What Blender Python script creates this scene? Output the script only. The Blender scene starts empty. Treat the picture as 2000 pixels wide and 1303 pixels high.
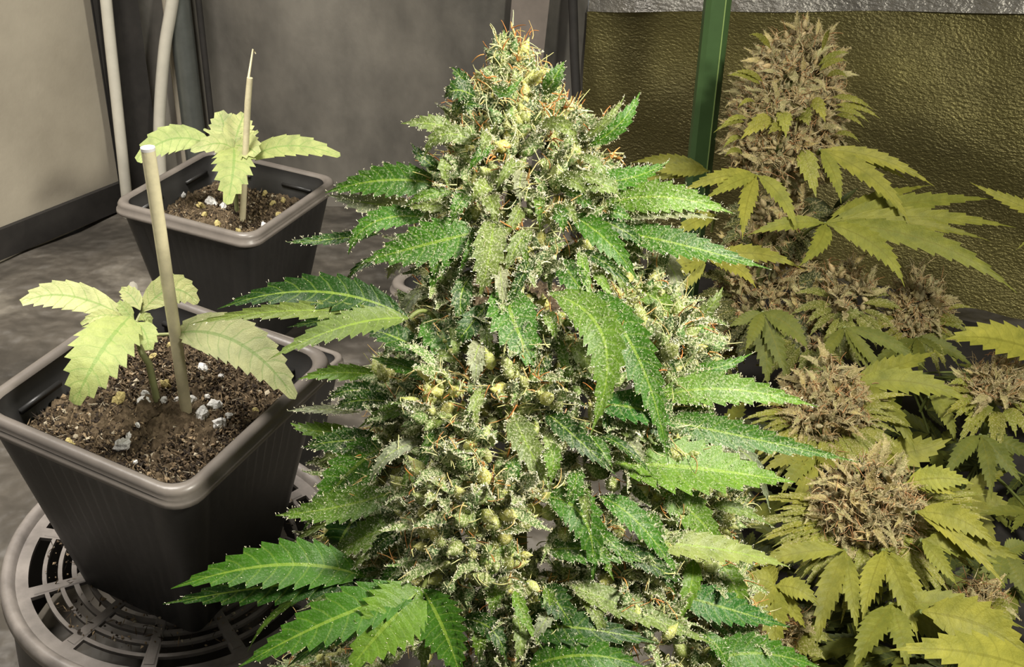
import bpy, math, random
import numpy as np
from mathutils import Vector, Matrix

rng = np.random.default_rng(7)
random.seed(7)
sc = bpy.context.scene
COL = sc.collection

# ------------------------------------------------------------------ camera
FPX, TH, RO = 2300.0, math.radians(30), math.radians(-1.5)
cT, sT = math.cos(TH), math.sin(TH)
cR, sR = math.cos(-RO), math.sin(-RO)
cam = bpy.data.cameras.new('camera')
cam.sensor_fit = 'HORIZONTAL'; cam.sensor_width = 36.0
cam.lens = 36.0 * FPX / 2000.0
cam.clip_start = 0.01
camo = bpy.data.objects.new('camera', cam); COL.objects.link(camo)
camo.rotation_mode = 'XYZ'
camo.matrix_world = Matrix.Rotation(math.pi / 2 - TH, 4, 'X') @ Matrix.Rotation(-RO, 4, 'Z')
sc.camera = camo

# ------------------------------------------------------------------ light
w = bpy.data.worlds.new('tent_world'); sc.world = w; w.use_nodes = True
bg = w.node_tree.nodes['Background']
bg.inputs[0].default_value = (0.95, 0.93, 0.86, 1); bg.inputs[1].default_value = 0.14

def area(name, loc, tgt, size, power, color):
    l = bpy.data.lights.new(name, 'AREA'); l.energy = power; l.size = size; l.color = color
    o = bpy.data.objects.new(name, l); COL.objects.link(o); o.location = loc
    o.rotation_euler = (Vector(tgt) - Vector(loc)).to_track_quat('-Z', 'Y').to_euler()
    return o
area('grow_lamp', (0.36, 0.22, 0.12), (0.02, 0.56, -0.32), 0.09, 7.6, (1.0, 0.96, 0.84))
tl = area('left_fill_light', (-0.40, 0.60, 0.55), (-0.36, 0.84, -0.5), 0.35, 4.6, (1.0, 0.95, 0.88)); tl.data.spread = math.radians(80)  # unseen fill added to brighten the left pots and tent walls
sc.view_settings.view_transform = 'Standard'
sc.view_settings.look = 'None'
sc.view_settings.gamma = 1.0
sc.view_settings.use_curve_mapping = False
sc.view_settings.exposure = 0.0

# ------------------------------------------------------------------ helpers
def un(px, py, d):
    """point seen at photograph pixel (px, py), d metres deep"""
    X = (px - 1000) / FPX * d; U = -(py - 651.5) / FPX * d
    X, U = X * cR - U * sR, X * sR + U * cR
    return np.array([X, d * cT + U * sT, -d * sT + U * cT])
def on_z(px, py, z):
    v = un(px, py, 1.0); return v * (z / v[2])
def depth_of(p): return p[1] * cT - p[2] * sT
def on_plane(px, py, q, nx, ny):
    """ray through a pixel met with the vertical plane through q with normal (nx, ny)"""
    v = un(px, py, 1.0); return v * ((q[0] * nx + q[1] * ny) / (v[0] * nx + v[1] * ny))
def nrm(v):
    v = np.asarray(v, float); return v / (np.linalg.norm(v) + 1e-12)
def lin(r, g, b):
    f = lambda c: (c / 255 / 12.92) if c <= 10 else (((c / 255) + 0.055) / 1.055) ** 2.4
    return (f(r), f(g), f(b), 1.0)
UP = np.array([0, 0, 1.0])

class MB:
    """collects verts, faces, colours and uvs and links them as one mesh object"""
    def __init__(s): s.v = []; s.f = []; s.c = []; s.u = []; s.n = 0
    def add(s, v, f, c=None, u=None):
        v = np.asarray(v, float); k = len(v)
        s.v.append(v); s.f.append((np.asarray(f, int) + s.n))
        s.c.append(np.tile(c, (k, 1)) if c is not None and np.ndim(c) == 1 else (np.asarray(c) if c is not None else np.ones((k, 4))))
        s.u.append(np.asarray(u, float) if u is not None else np.zeros((k, 2)))
        s.n += k
    def mesh(s, name, mat, origin=(0, 0, 0), smooth=True):
        V = np.concatenate(s.v) - np.asarray(origin)
        me = bpy.data.meshes.new(name)
        tot = [np.full(len(f), f.shape[1]) for f in s.f if len(f)]
        idx = np.concatenate([f.ravel() for f in s.f if len(f)])
        tot = np.concatenate(tot)
        me.vertices.add(len(V)); me.vertices.foreach_set('co', V.astype(np.float32).ravel())
        me.loops.add(len(idx)); me.loops.foreach_set('vertex_index', idx.astype(np.int32))
        me.polygons.add(len(tot))
        st = np.concatenate([[0], np.cumsum(tot)[:-1]])
        me.polygons.foreach_set('loop_start', st.astype(np.int32))
        me.polygons.foreach_set('use_smooth', np.full(len(tot), smooth))
        at = me.attributes.new('Col', 'FLOAT_COLOR', 'POINT')
        at.data.foreach_set('color', np.concatenate(s.c).astype(np.float32).ravel())
        uv = me.attributes.new('leafuv', 'FLOAT2', 'POINT')
        uv.data.foreach_set('vector', np.concatenate(s.u).astype(np.float32).ravel())
        me.update(calc_edges=True); me.validate()
        if mat: me.materials.append(mat)
        return me
    def build(s, name, mat, parent=None, smooth=True, kind=None):
        org = np.array(parent_world(parent)) if parent is not None else np.zeros(3)
        me = s.mesh(name, mat, org, smooth)
        o = bpy.data.objects.new(name, me); COL.objects.link(o)
        if parent is not None: o.parent = parent
        if kind: o['kind'] = kind
        return o
def parent_world(p):
    v = Vector((0, 0, 0))
    while p is not None: v = v + p.location; p = p.parent
    return v
def thing(name, label, cat, loc, group=None):
    o = bpy.data.objects.new(name, None); COL.objects.link(o); o.location = loc
    o.empty_display_size = 0.02
    return tag(o, label, cat, group)
def tag(o, label, cat, group=None):
    o['label'] = label; o['category'] = cat
    if group: o['group'] = group
    return o
def struct(o):
    o['kind'] = 'structure'; return o

def tube(mb, pts, rad, sides=8, c=None, cap=True):
    pts = np.asarray(pts, float); n = len(pts); rad = np.broadcast_to(rad, (n,))
    t = np.gradient(pts, axis=0); ref = nrm(np.cross(t[0], [0.31, 0.9, 0.2]))
    V = []
    for i in range(n):
        ti = nrm(t[i]); a = nrm(ref - ti * (ref @ ti)); b = np.cross(ti, a); ref = a
        for k in range(sides):
            q = 2 * math.pi * k / sides
            V.append(pts[i] + rad[i] * (math.cos(q) * a + math.sin(q) * b))
    F = [(i * sides + k, i * sides + (k + 1) % sides, (i + 1) * sides + (k + 1) % sides, (i + 1) * sides + k)
         for i in range(n - 1) for k in range(sides)]
    mb.add(V, F, c)
    if cap:
        base = mb.n
        for end, ring in ((0, 0), (n - 1, n - 1)):
            vv = [V[ring * sides + k] for k in range(sides)] + [pts[end]]
            mb.add(vv, [(k, (k + 1) % sides, sides) for k in range(sides)], c)
def box(mb, lo, hi, c=None, M=None):
    x0, y0, z0 = lo; x1, y1, z1 = hi
    v = np.array([(x0, y0, z0), (x1, y0, z0), (x1, y1, z0), (x0, y1, z0), (x0, y0, z1), (x1, y0, z1), (x1, y1, z1), (x0, y1, z1)])
    if M is not None: v = v @ M[:3, :3].T + M[:3, 3]
    mb.add(v, [(0, 3, 2, 1), (4, 5, 6, 7), (0, 1, 5, 4), (1, 2, 6, 5), (2, 3, 7, 6), (3, 0, 4, 7)], c)
def bez(a, m, b, n):
    a, m, b = map(np.asarray, (a, m, b)); q = 2 * m - 0.5 * (a + b)
    t = np.linspace(0, 1, n)[:, None]
    return (1 - t) ** 2 * a + 2 * t * (1 - t) * q + t * t * b

# ------------------------------------------------------------------ materials
def mat(name):
    m = bpy.data.materials.new(name); m.use_nodes = True
    nt = m.node_tree; return m, nt, nt.nodes['Principled BSDF'], nt.nodes['Material Output']
def N(nt, t, **kw):
    n = nt.nodes.new(t)
    for k, v in kw.items(): setattr(n, k, v)
    return n
def math_n(nt, op, a, b=None, c=None):
    n = N(nt, 'ShaderNodeMath', operation=op)
    for i, x in enumerate((a, b, c)):
        if x is None: continue
        if isinstance(x, (int, float)): n.inputs[i].default_value = x
        else: nt.links.new(x, n.inputs[i])
    return n.outputs[0]
def mix_n(nt, fac, a, b, blend='MIX'):
    n = N(nt, 'ShaderNodeMix', data_type='RGBA', blend_type=blend)
    for s, x in ((0, fac), (6, a), (7, b)):
        if isinstance(x, (int, float)): n.inputs[s].default_value = x
        elif isinstance(x, tuple): n.inputs[s].default_value = x
        else: nt.links.new(x, n.inputs[s])
    return n.outputs[2]
def noise(nt, scale, detail=4, rough=0.6, vec=None):
    n = N(nt, 'ShaderNodeTexNoise'); n.inputs['Scale'].default_value = scale
    n.inputs['Detail'].default_value = detail; n.inputs['Roughness'].default_value = rough
    if vec is not None: nt.links.new(vec, n.inputs['Vector'])
    return n.outputs['Fac']
def ramp(nt, fac, stops):
    n = N(nt, 'ShaderNodeValToRGB'); e = n.color_ramp.elements
    while len(e) < len(stops): e.new(0.5)
    for k, (p, c) in enumerate(stops): e[k].position = p; e[k].color = c
    nt.links.new(fac, n.inputs[0]); return n.outputs[0]
def bump(nt, h, strength, dist, bs):
    n = N(nt, 'ShaderNodeBump'); n.inputs['Strength'].default_value = strength
    n.inputs['Distance'].default_value = dist
    nt.links.new(h, n.inputs['Height']); nt.links.new(n.outputs[0], bs.inputs['Normal'])
def objco(nt): return N(nt, 'ShaderNodeTexCoord').outputs['Object']

def plain(name, c, rough=0.5, metal=0.0, var=0.25, vscale=60, bscale=300, bstr=0.1, bdist=0.0005, spec=0.5):
    m, nt, bs, out = mat(name); co = objco(nt)
    f = noise(nt, vscale, 5, 0.6, co)
    dark = tuple(x * (1 - var) for x in c[:3]) + (1,); lite = tuple(min(1, x * (1 + var)) for x in c[:3]) + (1,)
    nt.links.new(ramp(nt, f, [(0.3, dark), (0.7, lite)]), bs.inputs['Base Color'])
    bs.inputs['Roughness'].default_value = rough; bs.inputs['Metallic'].default_value = metal
    bs.inputs['Specular IOR Level'].default_value = spec
    bump(nt, noise(nt, bscale, 3, 0.5, co), bstr, bdist, bs)
    return m

def leaf_mat(name, rib, rib_amt, frost_col, trans, rough, speck=900, vein=0.35, under=(0, 0, 0, 0)):
    m, nt, bs, out = mat(name); L = nt.links.new
    a = N(nt, 'ShaderNodeAttribute', attribute_name='Col')
    u = N(nt, 'ShaderNodeAttribute', attribute_name='leafuv')
    s = N(nt, 'ShaderNodeSeparateXYZ'); L(u.outputs['Vector'], s.inputs[0])
    au = math_n(nt, 'ABSOLUTE', s.outputs[0])
    ribf = math_n(nt, 'LESS_THAN', au, 0.07)
    ph = math_n(nt, 'FRACT', math_n(nt, 'SUBTRACT', s.outputs[1], math_n(nt, 'MULTIPLY', au, 0.85)))
    d = math_n(nt, 'ABSOLUTE', math_n(nt, 'SUBTRACT', ph, 0.5))            # 0.5 on the vein
    vn = math_n(nt, 'MULTIPLY', math_n(nt, 'GREATER_THAN', d, 0.43), vein)
    co = objco(nt)
    nf = noise(nt, 90, 5, 0.65, co)
    base = mix_n(nt, 1.0, a.outputs['Color'], ramp(nt, nf, [(0.25, (0.62, 0.66, 0.6, 1)), (0.75, (1.3, 1.25, 1.2, 1))]), 'MULTIPLY')
    base = mix_n(nt, vn, base, rib)
    base = mix_n(nt, math_n(nt, 'MULTIPLY', ribf, rib_amt), base, rib)
    sp = noise(nt, speck, 2, 0.6, co)
    spf = math_n(nt, 'MULTIPLY', ramp_fac(nt, sp, 0.50, 0.62), a.outputs['Alpha'])
    base = mix_n(nt, spf, base, frost_col)
    L(base, bs.inputs['Base Color']); bs.inputs['Roughness'].default_value = rough; bs.inputs['Specular IOR Level'].default_value = 0.32
    h = math_n(nt, 'ADD', math_n(nt, 'MULTIPLY', d, -0.6), math_n(nt, 'MULTIPLY', sp, 0.5))
    bump(nt, h, 0.6, 0.0009, bs)
    tr = N(nt, 'ShaderNodeBsdfTranslucent')
    L(mix_n(nt, 1.0, base, (1.0, 1.0, 0.45, 1), 'MULTIPLY'), tr.inputs[0])
    mx = N(nt, 'ShaderNodeMixShader'); mx.inputs[0].default_value = trans
    L(bs.outputs[0], mx.inputs[1]); L(tr.outputs[0], mx.inputs[2]); L(mx.outputs[0], out.inputs[0])
    return m
def ramp_fac(nt, x, lo, hi):
    n = N(nt, 'ShaderNodeMapRange'); n.inputs[1].default_value = lo; n.inputs[2].default_value = hi
    nt.links.new(x, n.inputs[0]); return n.outputs[0]
def bud_mat(name, frost_col, speck, amt, rough=0.5):
    m, nt, bs, out = mat(name); L = nt.links.new
    a = N(nt, 'ShaderNodeAttribute', attribute_name='Col'); co = objco(nt)
    sp = noise(nt, speck, 3, 0.65, co)
    base = mix_n(nt, 1.0, a.outputs['Color'], ramp(nt, noise(nt, 150, 4, 0.6, co), [(0.3, (0.6, 0.65, 0.55, 1)), (0.72, (1.3, 1.25, 1.15, 1))]), 'MULTIPLY')
    base = mix_n(nt, math_n(nt, 'MULTIPLY', ramp_fac(nt, sp, 0.47, 0.62), amt), base, frost_col)
    L(base, bs.inputs['Base Color']); bs.inputs['Roughness'].default_value = rough
    bs.inputs['Subsurface Weight'].default_value = 0.0
    bump(nt, sp, 0.8, 0.0008, bs)
    return m
def col_mat(name, rough=0.5, mul=1.0):
    m, nt, bs, out = mat(name)
    a = N(nt, 'ShaderNodeAttribute', attribute_name='Col')
    f = noise(nt, 200, 3, 0.6, objco(nt))
    nt.links.new(mix_n(nt, 1.0, a.outputs['Color'], ramp(nt, f, [(0.3, (0.75, 0.75, 0.75, 1)), (0.7, (1.15, 1.15, 1.15, 1))]), 'MULTIPLY'), bs.inputs['Base Color'])
    bs.inputs['Roughness'].default_value = rough
    return m

M = {}
M['leaf'] = leaf_mat('frosted_green_leaf', lin(150, 178, 66), 0.6, lin(225, 228, 190), 0.22, 0.42, 1000, 0.22)
M['leaf_olive'] = leaf_mat('olive_leaf', lin(120, 118, 40), 0.5, lin(200, 190, 140), 0.22, 0.55, 900, 0.28)
M['leaf_seedling'] = leaf_mat('seedling_leaf', lin(116, 150, 70), 0.6, lin(205, 210, 160), 0.14, 0.55, 1200, 0.42)
M['bud'] = bud_mat('frosted_bud', lin(226, 224, 180), 1100, 0.75)
M['bud_tan'] = bud_mat('dusty_tan_bud', lin(206, 188, 146), 900, 0.55, 0.7)
M['pistil'] = col_mat('pistil_hair', 0.5)
M['stem'] = plain('green_stem', lin(110, 120, 60), 0.55, var=0.3)
M['stem_pale'] = plain('pale_seedling_stem', lin(150, 155, 105), 0.55, var=0.15)
m_, nt_, bs_, _o = mat('resin_gland'); bs_.inputs['Base Color'].default_value = lin(244, 240, 214); bs_.inputs['Roughness'].default_value = 0.25
nt_.links.new(ramp(nt_, noise(nt_, 400, 2, 0.5, objco(nt_)), [(0.3, lin(230, 224, 184)), (0.7, lin(250, 248, 230))]), bs_.inputs['Base Color'])
M['resin'] = m_
M['resin_tan'] = plain('tan_resin_gland', lin(206, 190, 150), 0.5, var=0.12)
M['pot'] = plain('black_pot_plastic', lin(46, 45, 44), 0.42, var=0.2, vscale=30, bscale=160, bstr=0.25)
M['rim'] = plain('pot_rim_plastic_sheen', lin(116, 109, 102), 0.36, var=0.15, vscale=40, bscale=220, bstr=0.2)  # same black plastic as the body, lamp sheen painted in as lighter grey
M['grate'] = plain('dusty_grey_plastic', lin(132, 125, 119), 0.42, var=0.35, vscale=45, bscale=200, bstr=0.3)
M['dark'] = plain('black_fabric', lin(44, 41, 38), 0.8, var=0.25)
M['wood'] = plain('pale_bamboo', lin(212, 202, 166), 0.6, var=0.18, vscale=70, bscale=260, bstr=0.3)
M['cut'] = plain('cut_wood_end', lin(205, 202, 200), 0.6, var=0.1)
M['white'] = plain('white_cable_sheath', lin(212, 207, 192), 0.45, var=0.06)
M['stake'] = plain('green_coated_steel', lin(74, 102, 60), 0.38, var=0.12, vscale=30, bscale=120, bstr=0.1)
M['stake_edge'] = plain('pale_stake_highlight', lin(150, 175, 105), 0.4, var=0.1)  # edge highlight of the stake painted as a paler green
M['perlite'] = plain('perlite', lin(236, 234, 230), 0.8, var=0.12, vscale=2, bscale=4, bstr=0.3, bdist=0.1)
M['perlite_y'] = plain('stained_perlite', lin(196, 180, 120), 0.8, var=0.2, vscale=2, bscale=4, bstr=0.3, bdist=0.1)
M['metal'] = plain('grey_tent_pole', lin(120, 124, 120), 0.35, 0.6, var=0.12)
M['band'] = plain('grey_blend_band', lin(132, 122, 114), 0.7, var=0.12)
# soil
m_, nt_, bs_, _o = mat('potting_soil'); co_ = objco(nt_)
nt_.links.new(ramp(nt_, noise(nt_, 160, 8, 0.75, co_), [(0.25, lin(52, 44, 34)), (0.46, lin(102, 88, 69)), (0.6, lin(142, 124, 100)), (0.8, lin(180, 160, 130))]), bs_.inputs['Base Color'])
bs_.inputs['Roughness'].default_value = 0.95; bs_.inputs['Specular IOR Level'].default_value = 0.1
bump(nt_, noise(nt_, 420, 8, 0.8, co_), 1.0, 0.002, bs_); M['soil'] = m_
M['crumb'] = col_mat('soil_crumb', 0.95)
# fabric walls
def wall_mat(name, stops, scale, rough, metal, bsc, bst, bdist, stretch=(1, 1, 1), soft=(3.0, 0.5)):
    m, nt, bs, out = mat(name); co = objco(nt)
    mp = N(nt, 'ShaderNodeMapping'); mp.inputs['Scale'].default_value = stretch; nt.links.new(co, mp.inputs[0])
    nt.links.new(ramp(nt, noise(nt, scale, 5, 0.6, mp.outputs[0]), stops), bs.inputs['Base Color'])
    bs.inputs['Roughness'].default_value = rough; bs.inputs['Metallic'].default_value = metal
    h = math_n(nt, 'ADD', noise(nt, bsc, 3, 0.55, mp.outputs[0]), math_n(nt, 'MULTIPLY', noise(nt, soft[0], 3, 0.5, co), soft[1] * 20))
    bump(nt, h, bst, bdist, bs); return m
M['wall_tan'] = wall_mat('pale_tent_fabric', [(0.3, lin(160, 151, 134)), (0.7, lin(192, 183, 164))], 6, 0.6, 0.0, 240, 0.15, 0.001)
M['wall_grey'] = wall_mat('grey_mylar_fabric', [(0.32, lin(76, 74, 70)), (0.68, lin(154, 148, 138))], 6, 0.45, 0.2, 130, 0.3, 0.0015, (1, 1, 0.6))
M['wall_foil'] = wall_mat('embossed_foil_yellow_reflection', [(0.3, lin(108, 101, 66)), (0.7, lin(138, 130, 78))], 4, 0.38, 0.6, 240, 0.8, 0.0026, (1, 1, 1.7), (5.0, 0.5))  # yellow reflection of the plants put into the foil's base colour
M['foil_top'] = wall_mat('embossed_foil_top_highlight', [(0.3, lin(130, 126, 120)), (0.7, lin(172, 168, 160))], 9, 0.35, 0.6, 165, 0.8, 0.003, (1, 1, 1.7), (9, 0.6))  # same foil, lamp glare on its upper band painted as paler silver
M['floor'] = wall_mat('crinkled_grey_floor_sheet', [(0.3, lin(70, 66, 60)), (0.55, lin(98, 92, 83)), (0.75, lin(160, 153, 140))], 9, 0.6, 0.1, 40, 0.6, 0.006, (1, 1, 1), (11, 1.0))

# ------------------------------------------------------------------ the tent
FZ = -0.59
A0 = on_z(0, 500, FZ); A1 = on_z(262, 392, FZ)
ld = nrm((A1 - A0)[:2]); corner = A1 + np.append(ld, 0) * 0.02
far_l = corner - np.append(ld, 0) * 1.1
seam = np.array([0.075, corner[1] - 0.02, FZ]); far_r = np.array([0.95, 0.88, FZ])
mb = MB()
n = 60
gx, gy = np.meshgrid(np.linspace(-1.3, 1.3, n), np.linspace(0.1, 1.75, n))
gz = FZ + 0.0035 * np.sin(gx * 31 + 2 * np.sin(gy * 17)) * np.sin(gy * 27 + 1.5 * np.sin(gx * 13)) - 0.004
V = np.stack([gx, gy, gz], -1).reshape(-1, 3)
F = [(j * n + i, j * n + i + 1, (j + 1) * n + i + 1, (j + 1) * n + i) for j in range(n - 1) for i in range(n - 1)]
mb.add(V, F); struct(mb.build('floor', M['floor']))
def wall(name, a, b, z0, z1, m, t=0.006, wav=0.004, fr=9.0, lean=None, nu=50, nv=30):
    """fabric sheet from a to b, slightly wavy, with thickness away from the room"""
    mb = MB(); a = np.array(a, float); b = np.array(b, float)
    d = nrm((b - a)[:2]); nn = np.array([d[1], -d[0], 0])            # towards the room
    if nn @ (np.array([0, 0.5, 0]) - a) < 0: nn = -nn
    V = []
    for j in range(nv + 1):
        for i in range(nu + 1):
            u, v = i / nu, j / nv
            za, zb = ((q if np.ndim(q) else (q, q)) for q in (z0, z1)); za = za[0] + (za[1] - za[0]) * u; zb = zb[0] + (zb[1] - zb[0]) * u
            p = a + (b - a) * u; p[2] = za + (zb - za) * v
            k = wav * math.sin(u * fr + 3 * math.sin(v * 2.3 + u * 4)) + 0.5 * wav * math.sin(v * 11 + u * 17)
            if lean: k += lean(u, v)
            V.append(p + nn * k)
    W = nu + 1
    F = [(j * W + i, j * W + i + 1, (j + 1) * W + i + 1, (j + 1) * W + i) for j in range(nv) for i in range(nu)]
    mb.add(V, F); mb.add(np.array(V) - nn * t, [f[::-1] for f in F])
    return struct(mb.build(name, m))
wall('wall_left', far_l, corner, FZ - 0.005, 0.75, M['wall_tan'])
wall('wall_back', corner, seam, FZ - 0.005, 0.75, M['wall_grey'], wav=0.006, fr=14)
wn = (far_r[1] - seam[1], -(far_r[0] - seam[0]))
q0, q1 = on_plane(1200, 22, seam, *wn), on_plane(1950, 24, seam, *wn); k0 = (q1[2] - q0[2]) / (q1[0] - q0[0])
zt = (q0[2] + k0 * (seam[0] - q0[0]), q0[2] + k0 * (far_r[0] - q0[0]))
wall('wall_right', seam, far_r, FZ - 0.005, zt, M['wall_foil'], wav=0.005, fr=19)
wall('trim_1', seam, far_r, zt, 0.75, M['foil_top'], wav=0.004, fr=25, lean=lambda u, v: -min(v * 40, 1) * 0.012)
t = np.linspace(0, 1, 25); X, Y = np.meshgrid(t, t); mb = MB()
c0, c1, c2, c3 = (np.array(p) for p in ((0.12, 0.50), (0.62, 0.50), (0.66, 0.98), (0.16, 1.20)))
xy = (1 - X)[..., None] * (1 - Y)[..., None] * c0 + X[..., None] * (1 - Y)[..., None] * c1 + X[..., None] * Y[..., None] * c2 + (1 - X)[..., None] * Y[..., None] * c3
V = np.dstack([xy, FZ + 0.006 + 0.002 * np.sin(X * 19 + 3 * Y) * np.sin(Y * 23)]).reshape(-1, 3); nq = 25
Fq = [(j * nq + i, j * nq + i + 1, (j + 1) * nq + i + 1, (j + 1) * nq + i) for j in range(nq - 1) for i in range(nq - 1)]
mb.add(V, Fq); mb.add(V - [0, 0, 0.004], [f[::-1] for f in Fq])
tag(mb.build('gap_shade_cloth', M['dark']), 'black cloth added on the floor to darken the gaps beneath the tan-budded plants by the foil wall', 'cloth')  # added to paint the dark of the gaps between the leaves
# black hem along the foot of the left wall
mb = MB(); nl = np.array([ld[1], -ld[0], 0])
for a, b in ((far_l, corner),):
    q = [a + nl * 0.004, b + nl * 0.004]
    V = [q[0], q[1], q[1] + UP * 0.034, q[0] + UP * 0.034]; V += [v + nl * 0.006 for v in V]
    mb.add(V, [(4, 5, 6, 7), (0, 1, 5, 4), (3, 7, 6, 2), (1, 2, 6, 5), (0, 4, 7, 3)])
struct(mb.build('baseboard_left', M['dark'], smooth=False))
# dark corner strip, metal tent pole, thin dark piping
def post(name, px0, py0, d0, rad, m, top=0.75, sides=12, foot=FZ, lean=0.0):
    p = on_plane(px0, py0, corner + np.array([0, d0, 0]), 0, 1); mb = MB()
    tube(mb, [(p[0] + lean * (z - p[2]), p[1], z) for z in (foot, (foot + top) / 2, top)], rad, sides)
    return mb.build(name, m)
mb = MB(); dd = np.append(ld, 0)
V = [corner - dd * 0.035, corner - dd * 0.002, corner + np.array([0.022, -0.004, 0])]
V = [v + nl * 0.012 - np.array([0, 0.022, 0]) for v in V]; V = V + [v + UP * 1.3 for v in V]
mb.add(V, [(0, 1, 4, 3), (1, 2, 5, 4)]); mb.add([v - nl * 0.004 for v in V], [(3, 4, 1, 0), (4, 5, 2, 1)])
struct(mb.build('trim_2', M['dark'], smooth=False))
struct(post('trim_3', 366, 150, -0.030, 0.013, M['metal']))
struct(post('trim_4', 404, 150, -0.022, 0.0035, M['dark']))
struct(post('trim_5', 345, 150, -0.022, 0.006, M['wall_tan']))
# made-up grey strap for a blending seam where the back sheets meet
mb = MB(); nr = nrm([-(far_r[1] - seam[1]), 0, 0])
P = [on_plane(px, py, seam - np.array([0, 0.014, 0]), 0, 1) for px, py in ((1020, -260), (1102, -260), (1012, 560), (955, 560))]
off = np.array([0, 0.004, 0]); V = P + [p + off for p in P]
mb.add(V, [(0, 1, 2, 3), (7, 6, 5, 4), (0, 4, 5, 1), (1, 5, 6, 2), (2, 6, 7, 3)])
o = mb.build('blend_seam_band', M['band'], smooth=False); tag(o, 'added pale grey blending-seam strap hanging slanted on the tent wall behind the bud tip', 'band')
# black cord
pts = [un(1114, -330, 1.30), un(1119, 0, 1.29), un(1122, 110, 1.30), un(1128, 230, 1.31)]
pts.append(np.array([pts[-1][0] + 0.004, pts[-1][1], FZ]))
mb = MB(); P = np.concatenate([np.linspace(pts[i], pts[i + 1], 10)[:-1] for i in range(4)] + [[pts[-1]]])
tube(mb, P, 0.0052, 10)
tag(mb.build('black_cord', M['dark']), 'black braided cord hanging down the foil tent wall right of the bud tip', 'cord')
# white cables in the tent corner
def cable(label, pts, rad):
    pts = np.array(pts)
    t = np.linspace(0, len(pts) - 1, 40); P = []
    for x in t:
        i = min(int(x), len(pts) - 2); f = x - i
        p0, p1, p2, p3 = pts[max(i - 1, 0)], pts[i], pts[i + 1], pts[min(i + 2, len(pts) - 1)]
        P.append(0.5 * ((2 * p1) + (p2 - p0) * f + (2 * p0 - 5 * p1 + 4 * p2 - p3) * f * f + (3 * p1 - p0 - 3 * p2 + p3) * f ** 3))
    mb = MB(); tube(mb, P, rad, 12)
    tag(mb.build('white_cable', M['white']), label, 'cable', 'white cables in the tent corner')
cw = A1 + nl * 0.035
cable('white cable hanging on the pale left tent wall, left of two', [on_plane(x, y, cw, nl[0], nl[1]) for x, y in ((180, -300), (207, 0), (228, 200), (246, 370), (256, 480))] + [on_z(262, 600, FZ + 0.008)], 0.0064)
cable('white cable curving down the dark tent corner, right of two', [on_plane(x, y, corner + np.array([0, -0.045, 0]), 0, 1) for x, y in ((380, -280), (337, 0), (320, 110), (311, 260))] + [on_z(318, 400, FZ + 0.008)], 0.0068)

# ------------------------------------------------------------------ pots
def Rm(rx, ry, rz):
    return np.array(Matrix.Rotation(rx, 3, 'X') @ Matrix.Rotation(ry, 3, 'Y') @ Matrix.Rotation(rz, 3, 'Z'))
def ring(half, rad, per=14, cseg=6):
    """rounded square outline, half side 'half', corner radius rad"""
    P = []
    for k in range(4):
        a0 = k * math.pi / 2
        cx, cy = (half - rad), (half - rad)
        ca, sa = math.cos(a0), math.sin(a0)
        loc = []
        for i in range(cseg + 1):
            q = i / cseg * math.pi / 2
            loc.append((cx + rad * math.cos(q), cy + rad * math.sin(q)))
        x0, y0 = loc[-1]; x1 = -(half - rad)
        for i in range(1, per): loc.append((x0 + (x1 - x0) * i / per, y0))
        P += [(x * ca - y * sa, x * sa + y * ca) for x, y in loc]
    return np.array(P)
def loft(mb, rings):
    V = np.concatenate(rings); n = len(rings[0])
    mb.add(V, [(i * n + k, i * n + (k + 1) % n, (i + 1) * n + (k + 1) % n, (i + 1) * n + k) for i in range(len(rings) - 1) for k in range(n)])
H, HB, PH = 0.075, 0.0455, 0.153
def at_z(half, rad, z, groove=0.0, per=14):
    P = ring(half, rad, per)
    if groove:
        n = len(P); side = n // 4
        for i in range(n):
            j = i % side
            if j > 6 and (j - 6) % 2 == 0: P[i] *= 1 - groove / half
    return np.column_stack([P, np.full(len(P), z)])
def pot_meshes():
    body, rim, soil = MB(), MB(), MB(); per = 24
    R = [at_z(HB, 0.010, -PH, 0, per)]
    for t in (0.0, 0.04, 0.3, 0.6, 0.9):
        R.append(at_z(HB + (H - 0.0035 - HB) * t, 0.007 + 0.009 * t, -PH + 0.003 + (PH - 0.012) * t, 0.0015 if 0.03 < t < 0.95 else 0, per))
    R.append(at_z(H - 0.0035, 0.016, -0.009, 0, per))
    loft(body, [x for x in R[1:]])
    n = len(R[0]); body.add(np.vstack([R[1], [[0, 0, -PH + 0.003]]]), [(k, n, (k + 1) % n) for k in range(n)])
    ins = [at_z(H - 0.0085, 0.013, -0.002, 0, per), at_z(H - 0.0095, 0.013, -0.010, 0, per), at_z(H - 0.0125, 0.012, -0.0125, 0, per), at_z(H - 0.022, 0.011, -0.06, 0, per), at_z(H - 0.024, 0.011, -0.07, 0, per)]
    loft(body, ins)
    # small moulded ledges inside, near each corner
    for k in range(4):
        Mx = np.eye(4); Mx[:3, :3] = Rm(0, 0, k * math.pi / 2)
        for s in (-1, 1):
            box(body, (s * 0.034 - 0.016, H - 0.0150, -0.0160), (s * 0.034 + 0.016, H - 0.011, -0.0130), None, Mx)
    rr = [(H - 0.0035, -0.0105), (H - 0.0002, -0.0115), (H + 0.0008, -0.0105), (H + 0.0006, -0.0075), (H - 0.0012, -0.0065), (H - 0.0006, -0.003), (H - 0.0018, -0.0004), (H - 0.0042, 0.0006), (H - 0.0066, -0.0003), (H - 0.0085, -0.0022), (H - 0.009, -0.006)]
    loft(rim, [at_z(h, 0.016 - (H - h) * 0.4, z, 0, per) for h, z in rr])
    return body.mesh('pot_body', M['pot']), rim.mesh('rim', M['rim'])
POT_BODY, POT_RIM = pot_meshes()
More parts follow.
